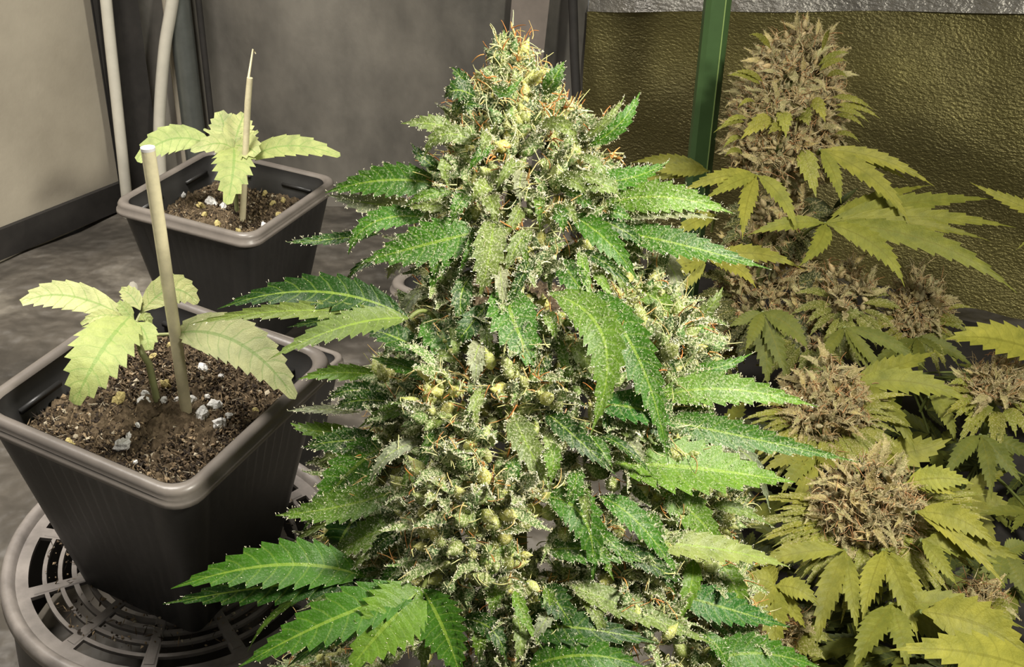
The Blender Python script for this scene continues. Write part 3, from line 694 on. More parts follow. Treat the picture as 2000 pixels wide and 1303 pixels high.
for row in [
    (((918, 175), (900, 150), (882, 131)), 24, DARK, 5, 0.5), (((932, 192), (893, 176), (868, 192)), 44, DARK, 6, 0.9), (((1062, 185), (1084, 150), (1102, 120)), 34, GREEN, 6, 0.8),
    (((1135, 275), (1185, 235), (1220, 188)), 18, PALE, 7, 0.9), (((1150, 285), (1212, 240), (1250, 179)), 34, GREEN, 8, 0.7), (((865, 335), (828, 310), (804, 280)), 26, DARK, 6, 0.7),
    (((945, 288), (868, 262), (828, 312)), 36, PALE, 8, 1.2), (((862, 362), (750, 352), (635, 377)), 62, GREEN, 10, 0.5), (((815, 405), (730, 398), (638, 380)), 48, GREY, 9, 0.9),
    (((905, 398), (850, 402), (788, 402)), 26, PALE, 7, 1.0), (((850, 428), (735, 432), (680, 498)), 44, GREEN, 9, 0.6), (((938, 452), (830, 478), (704, 512)), 84, GREEN, 10, 0.9),
    (((745, 455), (640, 468), (558, 473)), 24, DARK, 9, 0.6), (((800, 500), (712, 515), (677, 556)), 16, DARK, 8, 0.6), (((968, 412), (955, 500), (938, 578)), 62, PALE, 7, 1.3),
    (((1112, 418), (1185, 470), (1245, 547)), 50, GREEN, 9, 0.5), (((1145, 355), (1230, 348), (1308, 314)), 48, GREEN, 9, 0.8), (((1175, 400), (1300, 385), (1432, 417)), 62, LITE, 11, 0.9),
    (((1190, 425), (1290, 415), (1400, 428)), 30, GREY, 9, 1.0), (((1200, 452), (1330, 478), (1505, 526)), 58, GREEN, 12, 0.7), (((1255, 500), (1312, 525), (1332, 622)), 36, GREY, 9, 0.5),
    (((1330, 640), (1382, 605), (1412, 560)), 30, PALE, 7, 0.8), (((1335, 721), (1400, 718), (1470, 689)), 28, GREEN, 8, 0.7), (((1280, 780), (1416, 760), (1598, 795)), 64, LITE, 12, 0.9),
    (((1290, 820), (1430, 848), (1678, 903)), 58, GREEN, 13, 0.8), (((1300, 812), (1345, 850), (1407, 908)), 48, DARK, 8, 0.6), (((1160, 790), (1250, 800), (1318, 835)), 66, lin(54, 110, 40), 8, 0.6),
    (((985, 552), (1008, 640), (1056, 728)), 96, GREEN, 8, 1.0), (((852, 612), (866, 660), (894, 713)), 84, GREEN, 7, 1.0), (((955, 590), (915, 640), (893, 668)), 44, DARK, 7, 0.7),
    (((835, 692), (762, 655), (700, 640)), 52, DARK, 8, 0.5), (((878, 745), (795, 718), (724, 698)), 32, GREEN, 8, 0.6), (((745, 735), (660, 728), (582, 741)), 32, LITE, 8, 0.3),
    (((765, 770), (690, 762), (638, 781)), 32, DARK, 8, 0.9), (((778, 788), (705, 782), (653, 797)), 38, DARK, 8, 0.9), (((838, 790), (762, 803), (700, 836)), 32, LITE, 8, 0.9),
    (((705, 805), (630, 800), (560, 803)), 18, GREY, 8, 1.2), (((695, 840), (620, 842), (567, 826)), 34, LITE, 7, 0.3), (((755, 858), (660, 862), (592, 874)), 46, DARK, 9, 0.7),
    (((765, 864), (680, 925), (592, 1036)), 84, GREEN, 11, 0.8), (((770, 960), (660, 990), (538, 1007)), 64, LITE, 10, 0.8), (((655, 1015), (610, 1035), (568, 1062)), 13, PALE, 6, 0.5),
    (((790, 1028), (715, 1048), (635, 1100)), 64, LITE, 9, 1.1), (((1005, 1190), (1017, 1245), (1008, 1300)), 30, PALE, 7, 0.8), (((1015, 1232), (1125, 1226), (1290, 1258)), 70, DARK, 10, 0.3),
    (((1030, 1305), (1140, 1280), (1260, 1304)), 74, GREEN, 10, 0.4), (((1058, 970), (1140, 1012), (1157, 1140)), 72, GREEN, 9, 0.6), (((1060, 1075), (1160, 1074), (1260, 1100)), 58, GREEN, 9, 0.8),
    (((1170, 970), (1247, 1022), (1333, 1136)), 50, GREEN, 10, 0.7), (((1170, 1046), (1265, 1098), (1337, 1142)), 38, DARK, 9, 0.7), (((1235, 1060), (1400, 1072), (1543, 1108)), 54, lin(150, 166, 96), 11, 0.3),
    (((1352, 1090), (1348, 1150), (1315, 1227)), 36, LITE, 8, 0.4), (((1398, 1090), (1440, 1160), (1472, 1282)), 44, LITE, 10, 0.6), (((1335, 1165), (1410, 1186), (1543, 1225)), 68, lin(54, 110, 40), 10, 0.6),
    (((1105, 1140), (1230, 1190), (1402, 1262)), 52, PALE, 11, 0.9), (((1375, 1300), (1475, 1276), (1605, 1305)), 74, GREEN, 10, 0.5), (((1415, 876), (1470, 902), (1504, 1002)), 28, GREY, 8, 0.3),
    (((1385, 990), (1440, 995), (1512, 1030)), 24, PALE, 7, 0.8), (((1150, 848), (1175, 880), (1196, 912)), 30, GREEN, 6, 0.7), (((1165, 850), (1220, 875), (1280, 936)), 22, DARK, 8, 0.6),
    (((1195, 905), (1362, 915), (1552, 942)), 112, LITE, 11, 0.6), (((1000, 808), (1030, 870), (1078, 962)), 56, PALE, 8, 1.1), (((1060, 800), (1125, 855), (1205, 930)), 44, DARK, 9, 0.7),
    (((823, 730), (855, 695), (902, 718)), 28, PALE, 6, 1.0), (((895, 1210), (960, 1230), (990, 1300)), 44, DARK, 8, 0.6), (((700, 1000), (668, 1050), (660, 1075)), 70, DARK, 6, 0.1),
    (((1290, 960), (1350, 1000), (1430, 1090)), 70, LITE, 9, 0.7), (((1220, 560), (1290, 590), (1330, 640)), 40, LITE, 7, 0.7), (((1050, 250), (1100, 245), (1130, 285)), 30, PALE, 6, 1.2),
    (((905, 330), (870, 322), (880, 375)), 30, PALE, 6, 1.3), (((960, 165), (990, 180), (1020, 150)), 22, GREEN, 5, 1.0), (((890, 230), (905, 205), (945, 210)), 30, DARK, 5, 1.2),
    (((1095, 505), (1120, 545), (1150, 585)), 50, GREEN, 6, 0.9), (((920, 540), (900, 580), (905, 640)), 40, DARK, 6, 1.0), (((1040, 450), (1010, 480), (985, 540)), 34, PALE, 6, 1.2),
    (((900, 490), (860, 510), (850, 545)), 36, GREEN, 6, 0.9), (((1165, 480), (1200, 520), (1225, 580)), 34, PALE, 7, 1.0), (((1060, 1140), (1090, 1180), (1120, 1225)), 56, DARK, 7, 0.4)]:
    BL(*row)
# smaller sugar leaves all over the bud
for k in range(110):
    y = rng.uniform(240, 1290); cx, hw = prof(y); u = rng.uniform(-0.92, 0.92); x = cx + u * hw
    a = math.pi / 2 - u * 1.15 + rng.normal(0, 0.35); a -= 0.0
    if y < 420: a = math.pi / 2 - u * 1.5 + rng.normal(0, 0.4)
    l = rng.uniform(70, 150) * (0.75 if y < 420 else 1.0); dx, dy = math.cos(a) * l, math.sin(a) * l * 0.85
    bx = rng.normal(0, 9)
    BL(((x, y), (x + dx * 0.5 + bx, y + dy * 0.42 - 8), (x + dx, y + dy)), rng.uniform(20, 38), [PALE, LITE, GREEN, DARK, PALE, GREY][rng.integers(0, 6)], 7, rng.uniform(0.8, 1.4), rng.uniform(-0.006, 0.004))
BL(((1072, 572), (1180, 665), (1152, 852)), 80, LITE, 12, 0.7, 0.012)
BL(((1140, 568), (1242, 690), (1306, 905)), 78, GREEN, 13, 0.7, 0.008)
# fans of the big plant: a petiole with leaflets
def fan(par, name, cpt, tips, dcol, mt, foot=None, foot_r=0.0013, fr=0.0, W=None, up_n=0.3, T=10, resin_d=0.0, droop=0.10, fold=0.22, jit=0.14, tooth=0.28, belly=0.38, tail=1.0):
    mb = MB(); P = np.asarray(cpt)
    ft = P + np.array([0, 0.01, -0.02]) if foot is None else np.asarray(foot)
    tube(mb, bez(ft, (ft + P) / 2 + UP * 0.004, P, 7), foot_r, 6, np.array(dcol[:3] + (0,)) if isinstance(dcol, tuple) else None)
    f = mb.build(name, M['stem'] if mt != 'leaf_seedling' else M['stem_pale'], par)
    for tip, w_, c, bend in tips:
        tip = np.asarray(tip); L = np.linalg.norm(tip - P); mid = P * 0.5 + tip * 0.5 + nrm(UP * 0.6 + to_cam(P) * 0.5) * L * droop + bend
        lb = MB(); V, up, sx = leaf(lb, P, mid, tip, w_, nrm(to_cam(mid) * 0.85 + UP * up_n + rvec(jit)), T, fold, 0.10, np.array(vary(c, 0.10, fr)), tooth=tooth, belly=belly, tail=tail)
        if resin_d: frost_leaf(V, up, resin_d, 0.0010)
        lb.build('leaflet', M[mt], f)
    return f
def bigfan(c, d, tips, foot, fd):
    P = un(*c, d); fan(big, 'fan_leaf', P, [(un(x, y, d + dd), w_ * (d + dd) / FPX, col, np.array(un(bx, by, d)) - un(0, 0, d) if False else (un(500 + bx, 500 + by, d) - un(500, 500, d))) for x, y, dd, w_, col, bx, by in tips], (0.25, 0.16, 0.06), 'leaf', un(*foot, fd), 0.0010, 0.06, T=12, resin_d=0.07)
bigfan((800, 622), 0.520, [(424, 604, -0.005, 72, DARK, 10, -22), (368, 634, -0.012, 36, PALE, 0, 2), (525, 702, -0.02, 62, PALE, 10, -8), (560, 640, 0.01, 40, DARK, 0, 4)], (850, 622), 0.53)
bigfan((715, 1128), 0.535, [(334, 1150, -0.012, 96, GREEN, 20, -18), (318, 1180, -0.004, 72, DARK, 20, 8), (483, 1275, 0.006, 18, LITE, -30, -12)], (800, 1130), 0.545)
bigfan((825, 1150), 0.505, [(466, 1303, -0.012, 96, GREEN, 6, 0), (675, 1318, -0.014, 128, LITE, 6, -6), (902, 1330, -0.006, 96, GREEN, 4, 0), (560, 1303, 0.012, 60, DARK, 0, 0)], (860, 1120), 0.53)
# resin glands
def build_resin(par, m, most=340000, share=1.0):
    P = np.concatenate(RES_P); D = np.concatenate(RES_D); S = np.concatenate(RES_S)
    keep = np.einsum('ij,ij->i', D, nrm_rows(-P)) > -0.4          # the far side of every pod carries none
    P, D, S = P[keep], D[keep], S[keep]; k = min(len(P), most, int(len(P) * share))
    q = rng.permutation(len(P))[:k]; P, D, S = P[q], D[q], S[q]
    RES_P.clear(); RES_D.clear(); RES_S.clear()
    a = nrm_rows(np.cross(D, rng.normal(0, 1, (k, 3)))); b = np.cross(D, a)
    tip = P + D * S[:, None]; rw = 0.0001 + S * 0.06
    ringv = [tip + (a * math.cos(q) + b * math.sin(q)) * rw[:, None] for q in (0, 2.094, 4.188)]
    V = np.stack([P - D * 0.0001] + ringv, 1).reshape(-1, 3)
    o4 = (np.arange(k) * 4)[:, None]
    F = np.concatenate([o4 + [0, 1, 2], o4 + [0, 2, 3], o4 + [1, 3, 2]])
    mb = MB(); mb.add(V, F, np.ones(4)); mb.build('trichomes', m, par, smooth=False, kind='stuff')
    print('resin', k)
build_resin(big, M['resin'])
# its pot, just below the picture
pt = thing('nursery_pot', 'round black nursery pot at the foot of the large frosty plant', 'plant pot', (foot[0], foot[1], FZ))
mb = MB(); pr = [(0.0, 0.001), (0.042, 0.001), (0.046, 0.004), (0.054, 0.072), (0.057, 0.072), (0.057, 0.08), (0.054, 0.08), (0.052, 0.066)]
V = [(foot[0] + r * math.cos(a), foot[1] + r * math.sin(a), FZ + z) for r, z in pr for a in np.linspace(0, 2 * math.pi, 33)[:-1]]
mb.add(V, [(j * 32 + i, j * 32 + (i + 1) % 32, (j + 1) * 32 + (i + 1) % 32, (j + 1) * 32 + i) for j in range(len(pr) - 1) for i in range(32)]); mb.build('pot_body', M['pot'], pt)
mb = MB(); V = [(foot[0] + 0.0525 * math.cos(a), foot[1] + 0.0525 * math.sin(a), FZ + 0.07) for a in np.linspace(0, 2 * math.pi, 33)[:-1]] + [(foot[0], foot[1], FZ + 0.074)]
mb.add(V, [(i, (i + 1) % 32, 32) for i in range(32)]); mb.build('soil', M['soil'], pt)

# ------------------------------------------------------------------ seedlings and their sticks
YG, YG2, YG3 = lin(176, 182, 124), lin(162, 174, 108), lin(182, 188, 136)
def seedling(label, d0, stem, leaves, par_name='seedling', basept=None):
    rt = thing('seedling', label, 'seedling', basept, 'seedlings in black pots')
    mb = MB(); P = np.array([basept] + [un(x, y, d) for x, y, d in stem]); 
    tube(mb, P, np.linspace(0.0022, 0.0016, len(P)), 8); mb.build('stem', M['stem_pale'], rt)
    for pts, w_, dd, c, T, opt in leaves:
        (x0, y0, e0), (x1, y1, e1), (x2, y2, e2) = pts
        A, B, C = un(x0, y0, d0 + e0), un(x1, y1, d0 + e1), un(x2, y2, d0 + e2)
        mb = MB(); leaf(mb, A, B, C, w_ * d0 / FPX, nrm(to_cam(B) * 0.9 + UP * 0.4 + rvec(0.08)), T, opt.get('fold', 0.12), opt.get('puck', 0.07), np.array(vary(c, 0.06, 0.1)), tooth=opt.get('tooth', 0.13), belly=opt.get('belly', 0.46), tail=opt.get('tail', 0.62))
        o = mb.build('leaf', M['leaf_seedling'], rt)
        if 'pet' in opt:
            pm = MB(); q = un(*opt['pet']); tube(pm, bez(q, (q + A) / 2, A, 5), 0.0011, 6); pm.build('leaf_stalk', M['stem_pale'], o)
    return rt
nz1 = np.array(R1)[:, 2]
def on_soil(px, py, R3, loc, lev):
    nz = np.array(R3)[:, 2]; v = un(px, py, 1.0); p0 = np.array(loc) + nz * lev; return v * ((p0 @ nz) / (v @ nz))
sb = on_soil(309, 792, R1, FP, -0.022); ds = depth_of(sb)
def above(px, py, base):
    """depth at which the ray through a pixel passes right above base"""
    v = un(px, py, 1.0); return (v[0] * base[0] + v[1] * base[1]) / (v[0] ** 2 + v[1] ** 2)
dT = above(262, 632, sb)
seedling('yellow-green seedling beside a stick in the nearer pot, on the slotted stand', dT, [(291, 710, above(291, 710, sb)), (277, 690, above(277, 690, sb)), (266, 650, dT), (261, 628, dT)], [
    (((250, 622, 0), (135, 578, -0.01), (42, 592, -0.02)), 60, 0, YG3, 9, dict(pet=(262, 634, dT))),
    (((255, 618, 0), (196, 690, -0.03), (145, 790, -0.035)), 112, 0, YG2, 9, dict(puck=0.12, tooth=0.24, belly=0.40)),
    (((334, 653, -0.004), (462, 668, -0.012), (577, 780, -0.02)), 96, 0, YG3, 11, dict(belly=0.45, pet=(275, 655, dT))),
    (((277, 610, 0.006), (335, 566, 0.012), (386, 594, 0.012)), 66, 0, YG, 9, dict(puck=0.12, pet=(264, 634, dT))),
    (((274, 606, 0.003), (256, 578, 0.008), (236, 566, 0.010)), 36, 0, YG, 6, dict()),
    (((262, 626, 0), (244, 604, 0), (231, 590, 0)), 26, 0, YG2, 5, dict()),
    (((246, 622, 0), (200, 616, -0.008), (158, 634, -0.012)), 24, 0, YG, 7, dict()),
    (((268, 630, -0.004), (284, 652, -0.012), (291, 684, -0.016)), 46, 0, YG2, 6, dict(puck=0.12)),
    (((270, 626, 0), (286, 620, 0), (294, 637, 0)), 20, 0, YG2, 5, dict()),
    (((256, 624, -0.003), (252, 650, -0.012), (240, 680, -0.018)), 40, 0, YG2, 6, dict(pet=(277, 692, dT)))], basept=sb)
sb2 = on_soil(470, 428, R2, far_loc, -0.027); s2 = sb2 + np.array([-0.006, 0.012, 0]); d2 = above(455, 285, s2)
seedling('pale green seedling with drooping leaf in the far pot in the tent corner', d2, [(458, 340, above(458, 340, s2)), (455, 285, d2)], [
    (((436, 298, 0), (345, 270, -0.01), (268, 316, -0.02)), 56, 0, YG2, 9, dict(belly=0.55)), (((462, 302, 0), (430, 280, -0.01), (372, 296, -0.02)), 40, 0, YG, 6, dict()),
    (((478, 316, 0), (560, 285, -0.01), (665, 305, -0.02)), 46, 0, YG2, 8, dict()), (((455, 290, 0), (441, 252, 0.006), (428, 218, 0.010)), 62, 0, YG, 7, dict()),
    (((456, 290, 0), (466, 252, 0.006), (478, 222, 0.010)), 58, 0, YG, 7, dict()), (((454, 288, 0), (430, 270, 0), (397, 252, 0)), 13, 0, YG, 5, dict()), (((462, 288, 0), (484, 270, 0), (504, 256, 0)), 14, 0, YG, 5, dict()),
    (((456, 288, -0.006), (456, 326, -0.022), (444, 400, -0.03)), 76, 0, YG2, 8, dict(belly=0.38, tooth=0.3)), (((458, 284, -0.004), (482, 288, -0.012), (503, 302, -0.016)), 56, 0, YG, 6, dict())], basept=s2)
def stick(label, base, pix, r0, r1, name='bamboo_stick'):
    t = thing(name, label, 'stick', base, 'thin wooden sticks in the pots'); P = [np.asarray(base) - UP * 0.02] + [un(x, y, d) for x, y, d in pix]
    mb = MB(); tube(mb, np.concatenate([np.linspace(P[i], P[i + 1], 5)[:-1] for i in range(len(P) - 1)] + [[P[-1]]]), np.linspace(r0, r1, 4 * (len(P) - 1) + 1), 12); s = mb.build('shaft', M['wood'], t)
    return t, P[-1], nrm(P[-1] - P[-2])
kb = on_soil(366, 812, R1, FP, -0.021); dk = above(289, 292, kb)
t, p, d = stick('stout pale wooden stick in the nearer pot, white cut end on top', kb, [(289, 292, dk)], 0.0033, 0.0037)
mb = MB(); tube(mb, [p - d * 0.0004, p + d * 0.0012], 0.0038, 14); mb.build('cut_end', M['cut'], t)['label'] = 'white cut end of stick'
kb2 = on_soil(468, 430, R2, far_loc, -0.026); fk = np.array([0.0, -0.004, 0.0])
t, p, d = stick('slim wooden stick with split pointed top, in the far pot', kb2, [(484, 200, above(484, 200, kb2) - 0.005), (488, 152, above(488, 152, kb2) - 0.005)], 0.0030, 0.0026)
mb = MB(); q = un(494, 96, depth_of(p)); tube(mb, [p - d * 0.004 - np.array([0.0014, 0, 0]), q, q + np.array([0.0022, 0, -0.004])], [0.0014, 0.0008, 0.0005], 6); mb.build('split_tip', M['wood'], t)

# ------------------------------------------------------------------ right-hand plants
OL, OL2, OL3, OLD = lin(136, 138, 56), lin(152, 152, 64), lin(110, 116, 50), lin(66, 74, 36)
TAN = [lin(164, 148, 112), lin(150, 136, 100), lin(178, 162, 126), lin(136, 126, 90), lin(124, 118, 78)]
PIST = [lin(196, 174, 128), lin(186, 152, 106), lin(176, 128, 84), lin(206, 188, 144)]
def cola(root, spec, step=30, n=9, size=0.0085, spikes=10, seed=0):
    """cola outline spec [(y, cx, halfwidth)] at depth d, as nugs"""
    d, rows = spec; rows = np.array(rows, float); y0, y1 = rows[0, 0], rows[-1, 0]; y = y0
    while y <= y1:
        cx, hw = np.interp(y, rows[:, 0], rows[:, 1]), np.interp(y, rows[:, 0], rows[:, 2])
        m = max(1, int(round(2 * math.pi * max(hw - step * 0.4, 1) / step / 1.15))); ph = rng.uniform(0, 6.28)
        for k in range(m):
            a = ph + 2 * math.pi * k / m
            if math.cos(a) < -0.3 and rng.random() < 0.5: continue
            k_ = max(0, hw - step * 0.45); x = cx + k_ * math.sin(a); dd = d - k_ * d / FPX * 0.85 * math.cos(a)
            ctr = un(x, y + rng.uniform(-6, 6), dd); ax = un(cx, y + 12, d); mb, pm = MB(), MB()
            bud(mb, pm, ctr, (ctr - ax) + UP * 0.008, step * 0.62 * d / FPX, n, size * 0.9, TAN, PIST, leafy=4, leafcol=lin(158, 148, 100), npis=0.9, plen=0.0095, prad=0.00036, leafL=(0.008, 0.020), resin_n=16, slim=0.28)
            o = mb.build('bud', M['bud_tan'], root); pm.build('pistils', M['pistil'], o, kind='stuff')
        y += step * 0.9
def spikes(root, d, c, rx, ry, n, L, w_, col=None, lo=-0.3, hi=3.45, ex=0.01):
    """narrow sugar leaves pointing out all round a cola seen from above"""
    for k in range(n):
        a = lo + (hi - lo) * (k + rng.uniform(0.2, 0.8)) / n
        ca, sa = math.cos(a), math.sin(a); l = L * rng.uniform(0.65, 1.25)
        x0, y0 = c[0] + rx * 0.7 * ca, c[1] + ry * 0.7 * sa; x2, y2 = c[0] + (rx + l) * ca, c[1] + (ry + l * 0.85) * sa + 8
        da = d - 0.006; A, C = un(x0, y0, da - 0.012 * sa), un(x2, y2, da - ex - 0.02 * sa * (1 if sa > 0 else 0.3)); B = (A + C) / 2 + UP * 0.004
        mb = MB(); leaf(mb, A, B, C, w_ * rng.uniform(0.7, 1.3) * d / FPX, nrm(to_cam(B) * 0.7 + UP * 0.6 + rvec(0.25)), 7, 0.25, 0.1, np.array(vary(col or OL, 0.15, 0.5)), tooth=0.28)
        mb.build('sugar_leaf', M['leaf_olive'], root)
def rfan(root, c, d, tips, col=OL, foot=None, T=11, fr=0.0, tail=1.0):
    P = un(*c, d)
    fan(root, 'fan_leaf', P, [(un(x, y, d + dd), w_ * d / FPX * 0.80, cc or col, un(500 + bx, 500 + by, d) - un(500, 500, d)) for x, y, w_, dd, bx, by, cc in [tuple(t) + (0.0, 0, 0, None)[len(t) - 3:] for t in tips]],
        (0.2, 0.2, 0.06), 'leaf_olive', foot, 0.0013, fr, T=T, droop=0.05, jit=0.12, tail=tail * 1.15)
def rplant(label, px, py, d, stem_top, r=0.004):
    top = un(*stem_top, d); rt = thing('cannabis_plant', label, 'plant', (top[0], top[1], FZ), 'tan-budded cannabis plants by the foil wall')
    mb = MB(); tube(mb, np.linspace([top[0], top[1], FZ], top, 8), np.linspace(r, r * 0.6, 8), 8); mb.build('stem', M['stem'], rt); return rt, top
# tall plant by the green stake
dA = 1.0
PA, tA = rplant('tall cannabis plant with long tan bud, tied beside the green stake', 0, 0, dA, (1545, 120), 0.006)
cola(PA, (dA, [(72, 1562, 22), (92, 1560, 52), (130, 1556, 72), (180, 1545, 88), (240, 1540, 98), (290, 1530, 96), (340, 1515, 80), (365, 1505, 55)]), 30, 10)
S = lambda x0, y0, x2, y2, w_, c=None, dd=-0.02: (x0, y0, x2, y2, w_, c, dd)
for x0, y0, x2, y2, w_, c, dd in [S(1505, 95, 1463, 68, 12), S(1485, 165, 1420, 148, 12), S(1490, 160, 1432, 142, 12), S(1455, 238, 1393, 260, 12), S(1460, 232, 1408, 247, 12), S(1510, 232, 1447, 272, 32, OL2), S(1527, 218, 1535, 270, 30, OL2), S(1585, 196, 1612, 240, 26, OL2), S(1560, 225, 1580, 246, 34),
                               S(1625, 190, 1706, 215, 12), S(1632, 205, 1720, 233, 13), S(1630, 215, 1698, 240, 11), S(1632, 225, 1688, 250, 11), S(1630, 262, 1680, 279, 10), S(1598, 128, 1658, 103, 12), S(1600, 138, 1654, 119, 12), S(1615, 150, 1655, 152, 12), S(1605, 100, 1622, 58, 10), S(1450, 270, 1412, 290, 14), S(1450, 300, 1415, 306, 14), S(1565, 292, 1594, 386, 38, OL2), S(1540, 250, 1500, 262, 30), S(1475, 200, 1440, 212, 12)]:
    A, C = un(x0, y0, dA - 0.035), un(x2, y2, dA - 0.035 + dd); mb = MB(); leaf(mb, A, (A + C) / 2 + UP * 0.004, C, w_ * dA / FPX, nrm(to_cam(A) + UP * 0.4 + rvec(0.15)), 7, 0.2, 0.1, np.array(vary(c or OL, 0.1, 0.35))); mb.build('sugar_leaf', M['leaf_olive'], PA)
rfan(PA, (1478, 342), dA - 0.045, [(1325, 378, 36, -0.02, 0, -8), (1372, 392, 34, -0.03, 4, -4), (1450, 468, 42, -0.04, -6, 0), (1558, 456, 40, -0.03, 8, -8)], OL2)
rfan(PA, (1612, 436), dA - 0.06, [(1457, 461, 36, -0.01, 0, -6), (1558, 522, 46, -0.03, 14, 0), (1767, 561, 52, -0.04, 22, -10), (1987, 573, 56, -0.05, 20, -18), (1934, 471, 32, -0.02, 10, -6), (1985, 445, 46, 0, 0, -6), (1948, 389, 50, 0.03, -10, -4), (1820, 361, 40, 0.04, -10, 0), (1760, 378, 44, 0.05, 0, 0)], OL, un(1560, 470, dA))
rfan(PA, (1602, 292), dA - 0.04, [(1643, 398, 36, -0.03, 6, 0), (1778, 437, 46, -0.04, 16, -6), (1826, 365, 36, -0.01, 6, -10), (1778, 356, 28, 0.01, 4, -6)], OL2)
rfan(PA, (1385, 335), dA + 0.06, [(1231, 318, 34, 0.02, 0, -8), (1240, 357, 26, 0.02, 0, -2), (1268, 305, 14, 0.04, 0, -4), (1270, 335, 36, 0, 0, 0)], OL)
rfan(PA, (1398, 420), dA - 0.01, [(1314, 462, 46, -0.02, 0, -4)], OL2, T=8)
rfan(PA, (1380, 505), dA - 0.03, [(1567, 526, 42, -0.03, 4, -14), (1477, 563, 42, -0.04, 8, -8), (1268, 540, 66, 0, 0, 0), (1300, 590, 46, -0.01, 0, 0)], OL2)
rfan(PA, (1625, 410), dA + 0.02, [(1680, 365, 16, 0, 0, 0), (1560, 385, 22, 0, 0, 0)], OLD)
for spec in ((dA + 0.01, [(395, 1540, 40), (440, 1510, 62), (500, 1490, 80), (560, 1490, 88), (620, 1500, 80), (660, 1510, 60)]), (dA - 0.02, [(520, 1660, 12), (545, 1658, 36), (580, 1655, 52), (620, 1640, 60)]), (dA - 0.01, [(560, 1590, 20), (590, 1590, 45), (640, 1585, 62), (690, 1570, 62), (720, 1560, 40)])):
    cola(PA, spec, 34, 9, 0.009)
build_resin(PA, M['resin_tan'], share=0.40)
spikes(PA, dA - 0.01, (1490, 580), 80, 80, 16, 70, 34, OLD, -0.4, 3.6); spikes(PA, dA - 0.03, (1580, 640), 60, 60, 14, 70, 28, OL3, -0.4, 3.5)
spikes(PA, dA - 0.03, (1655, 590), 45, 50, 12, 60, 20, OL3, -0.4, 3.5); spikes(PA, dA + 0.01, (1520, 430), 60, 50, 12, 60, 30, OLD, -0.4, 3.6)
# side plants
def small(label, d, c, rx, ry, top, tall=1.0, sp=16, L=70, w_=22, step=28, col=None, n=10):
    rt, _ = rplant(label, 0, 0, d, c, 0.004)
    cola(rt, (d, [(top, c[0], rx * 0.25), (top + (c[1] - top) * 0.3, c[0], rx * 0.62), (top + (c[1] - top) * 0.7, c[0], rx * 0.92), (c[1], c[0], rx), (c[1] + ry * 0.5, c[0], rx * 0.92), (c[1] + ry * 0.85, c[0], rx * 0.6)]), step, n, 0.0082 * d / 0.85)
    build_resin(rt, M['resin_tan'], share=0.40)
    if sp: spikes(rt, d, c, rx, ry, sp, L, w_, col)
    return rt
P1_ = small('tan-budded cannabis plant against the foil wall, small spiky bud', 1.02, (1790, 620), 50, 62, 552, sp=16, L=60, w_=15, step=26)
P2_ = small('cannabis plant with small rusty bud low behind the green stake', 1.05, (1392, 672), 42, 40, 632, sp=12, L=45, w_=16, step=26)
P3_ = small('cannabis plant with a broad tan bud, left one of the middle pair', 0.86, (1612, 805), 78, 78, 728, sp=28, L=85, w_=17)
P4_ = small('cannabis plant with a tan bud at the right edge, beneath a yellow leaf', 0.90, (1945, 765), 58, 55, 715, sp=14, L=60, w_=20)
P5_ = small('cannabis plant with the widest tan bud and radiating leaves, nearest of the tan-budded', 0.74, (1698, 1005), 106, 90, 925, sp=42, L=118, w_=23, step=32, n=11)
P6_ = small('cannabis plant with a low shaded rusty bud, beneath the frosty plant leaves', 0.72, (1500, 1248), 62, 50, 1205, sp=8, L=60, w_=30)
P7_ = small('cannabis plant with a tiny orange-haired bud among big leaves, lower right', 0.74, (1905, 1180), 38, 28, 1155, sp=6, L=40, w_=20, step=24)
# leaves of the middle plant
rfan(P3_, (1600, 880), 0.83, [(1485, 925, 48, -0.01, 0, -8), (1524, 968, 50, -0.02, -4, -4), (1554, 1028, 44, -0.03, -6, 0), (1632, 925, 40, -0.03, 0, 0)], OL)
rfan(P3_, (1662, 748), 0.87, [(1898, 788, 62, -0.02, 8, -14), (1789, 887, 52, -0.03, 14, -8), (1830, 686, 58, 0.02, 0, 6), (1700, 830, 40, -0.02, 0, 0)], OL)
rfan(P3_, (1690, 890), 0.86, [(1860, 856, 80, -0.01, 4, 14), (1780, 925, 60, -0.02, 0, 0)], OL2, T=9)
rfan(P3_, (1815, 775), 0.90, [(1867, 869, 34, -0.02, 8, -4), (1973, 861, 54, -0.02, 14, -14), (1940, 800, 40, 0, 6, -6)], OL)
rfan(P1_, (1790, 660), 1.0, [(1690, 720, 30, -0.02), (1730, 745, 34, -0.02), (1800, 740, 30, -0.03), (1870, 660, 18, 0), (1905, 720, 34, -0.01, 0, -6), (1850, 705, 30, -0.01)], OL3)
rfan(PA, (1490, 610), dA - 0.07, [(1455, 688, 34, -0.02), (1579, 686, 50, -0.03, 8, -6), (1420, 640, 30, 0), (1540, 745, 46, -0.02), (1500, 760, 54, -0.01)], OL3)
rfan(PA, (1650, 640), dA - 0.07, [(1812, 725, 34, -0.03, 6, -8), (1737, 748, 28, -0.03), (1700, 730, 30, -0.02), (1590, 720, 30, -0.02)], OL3)
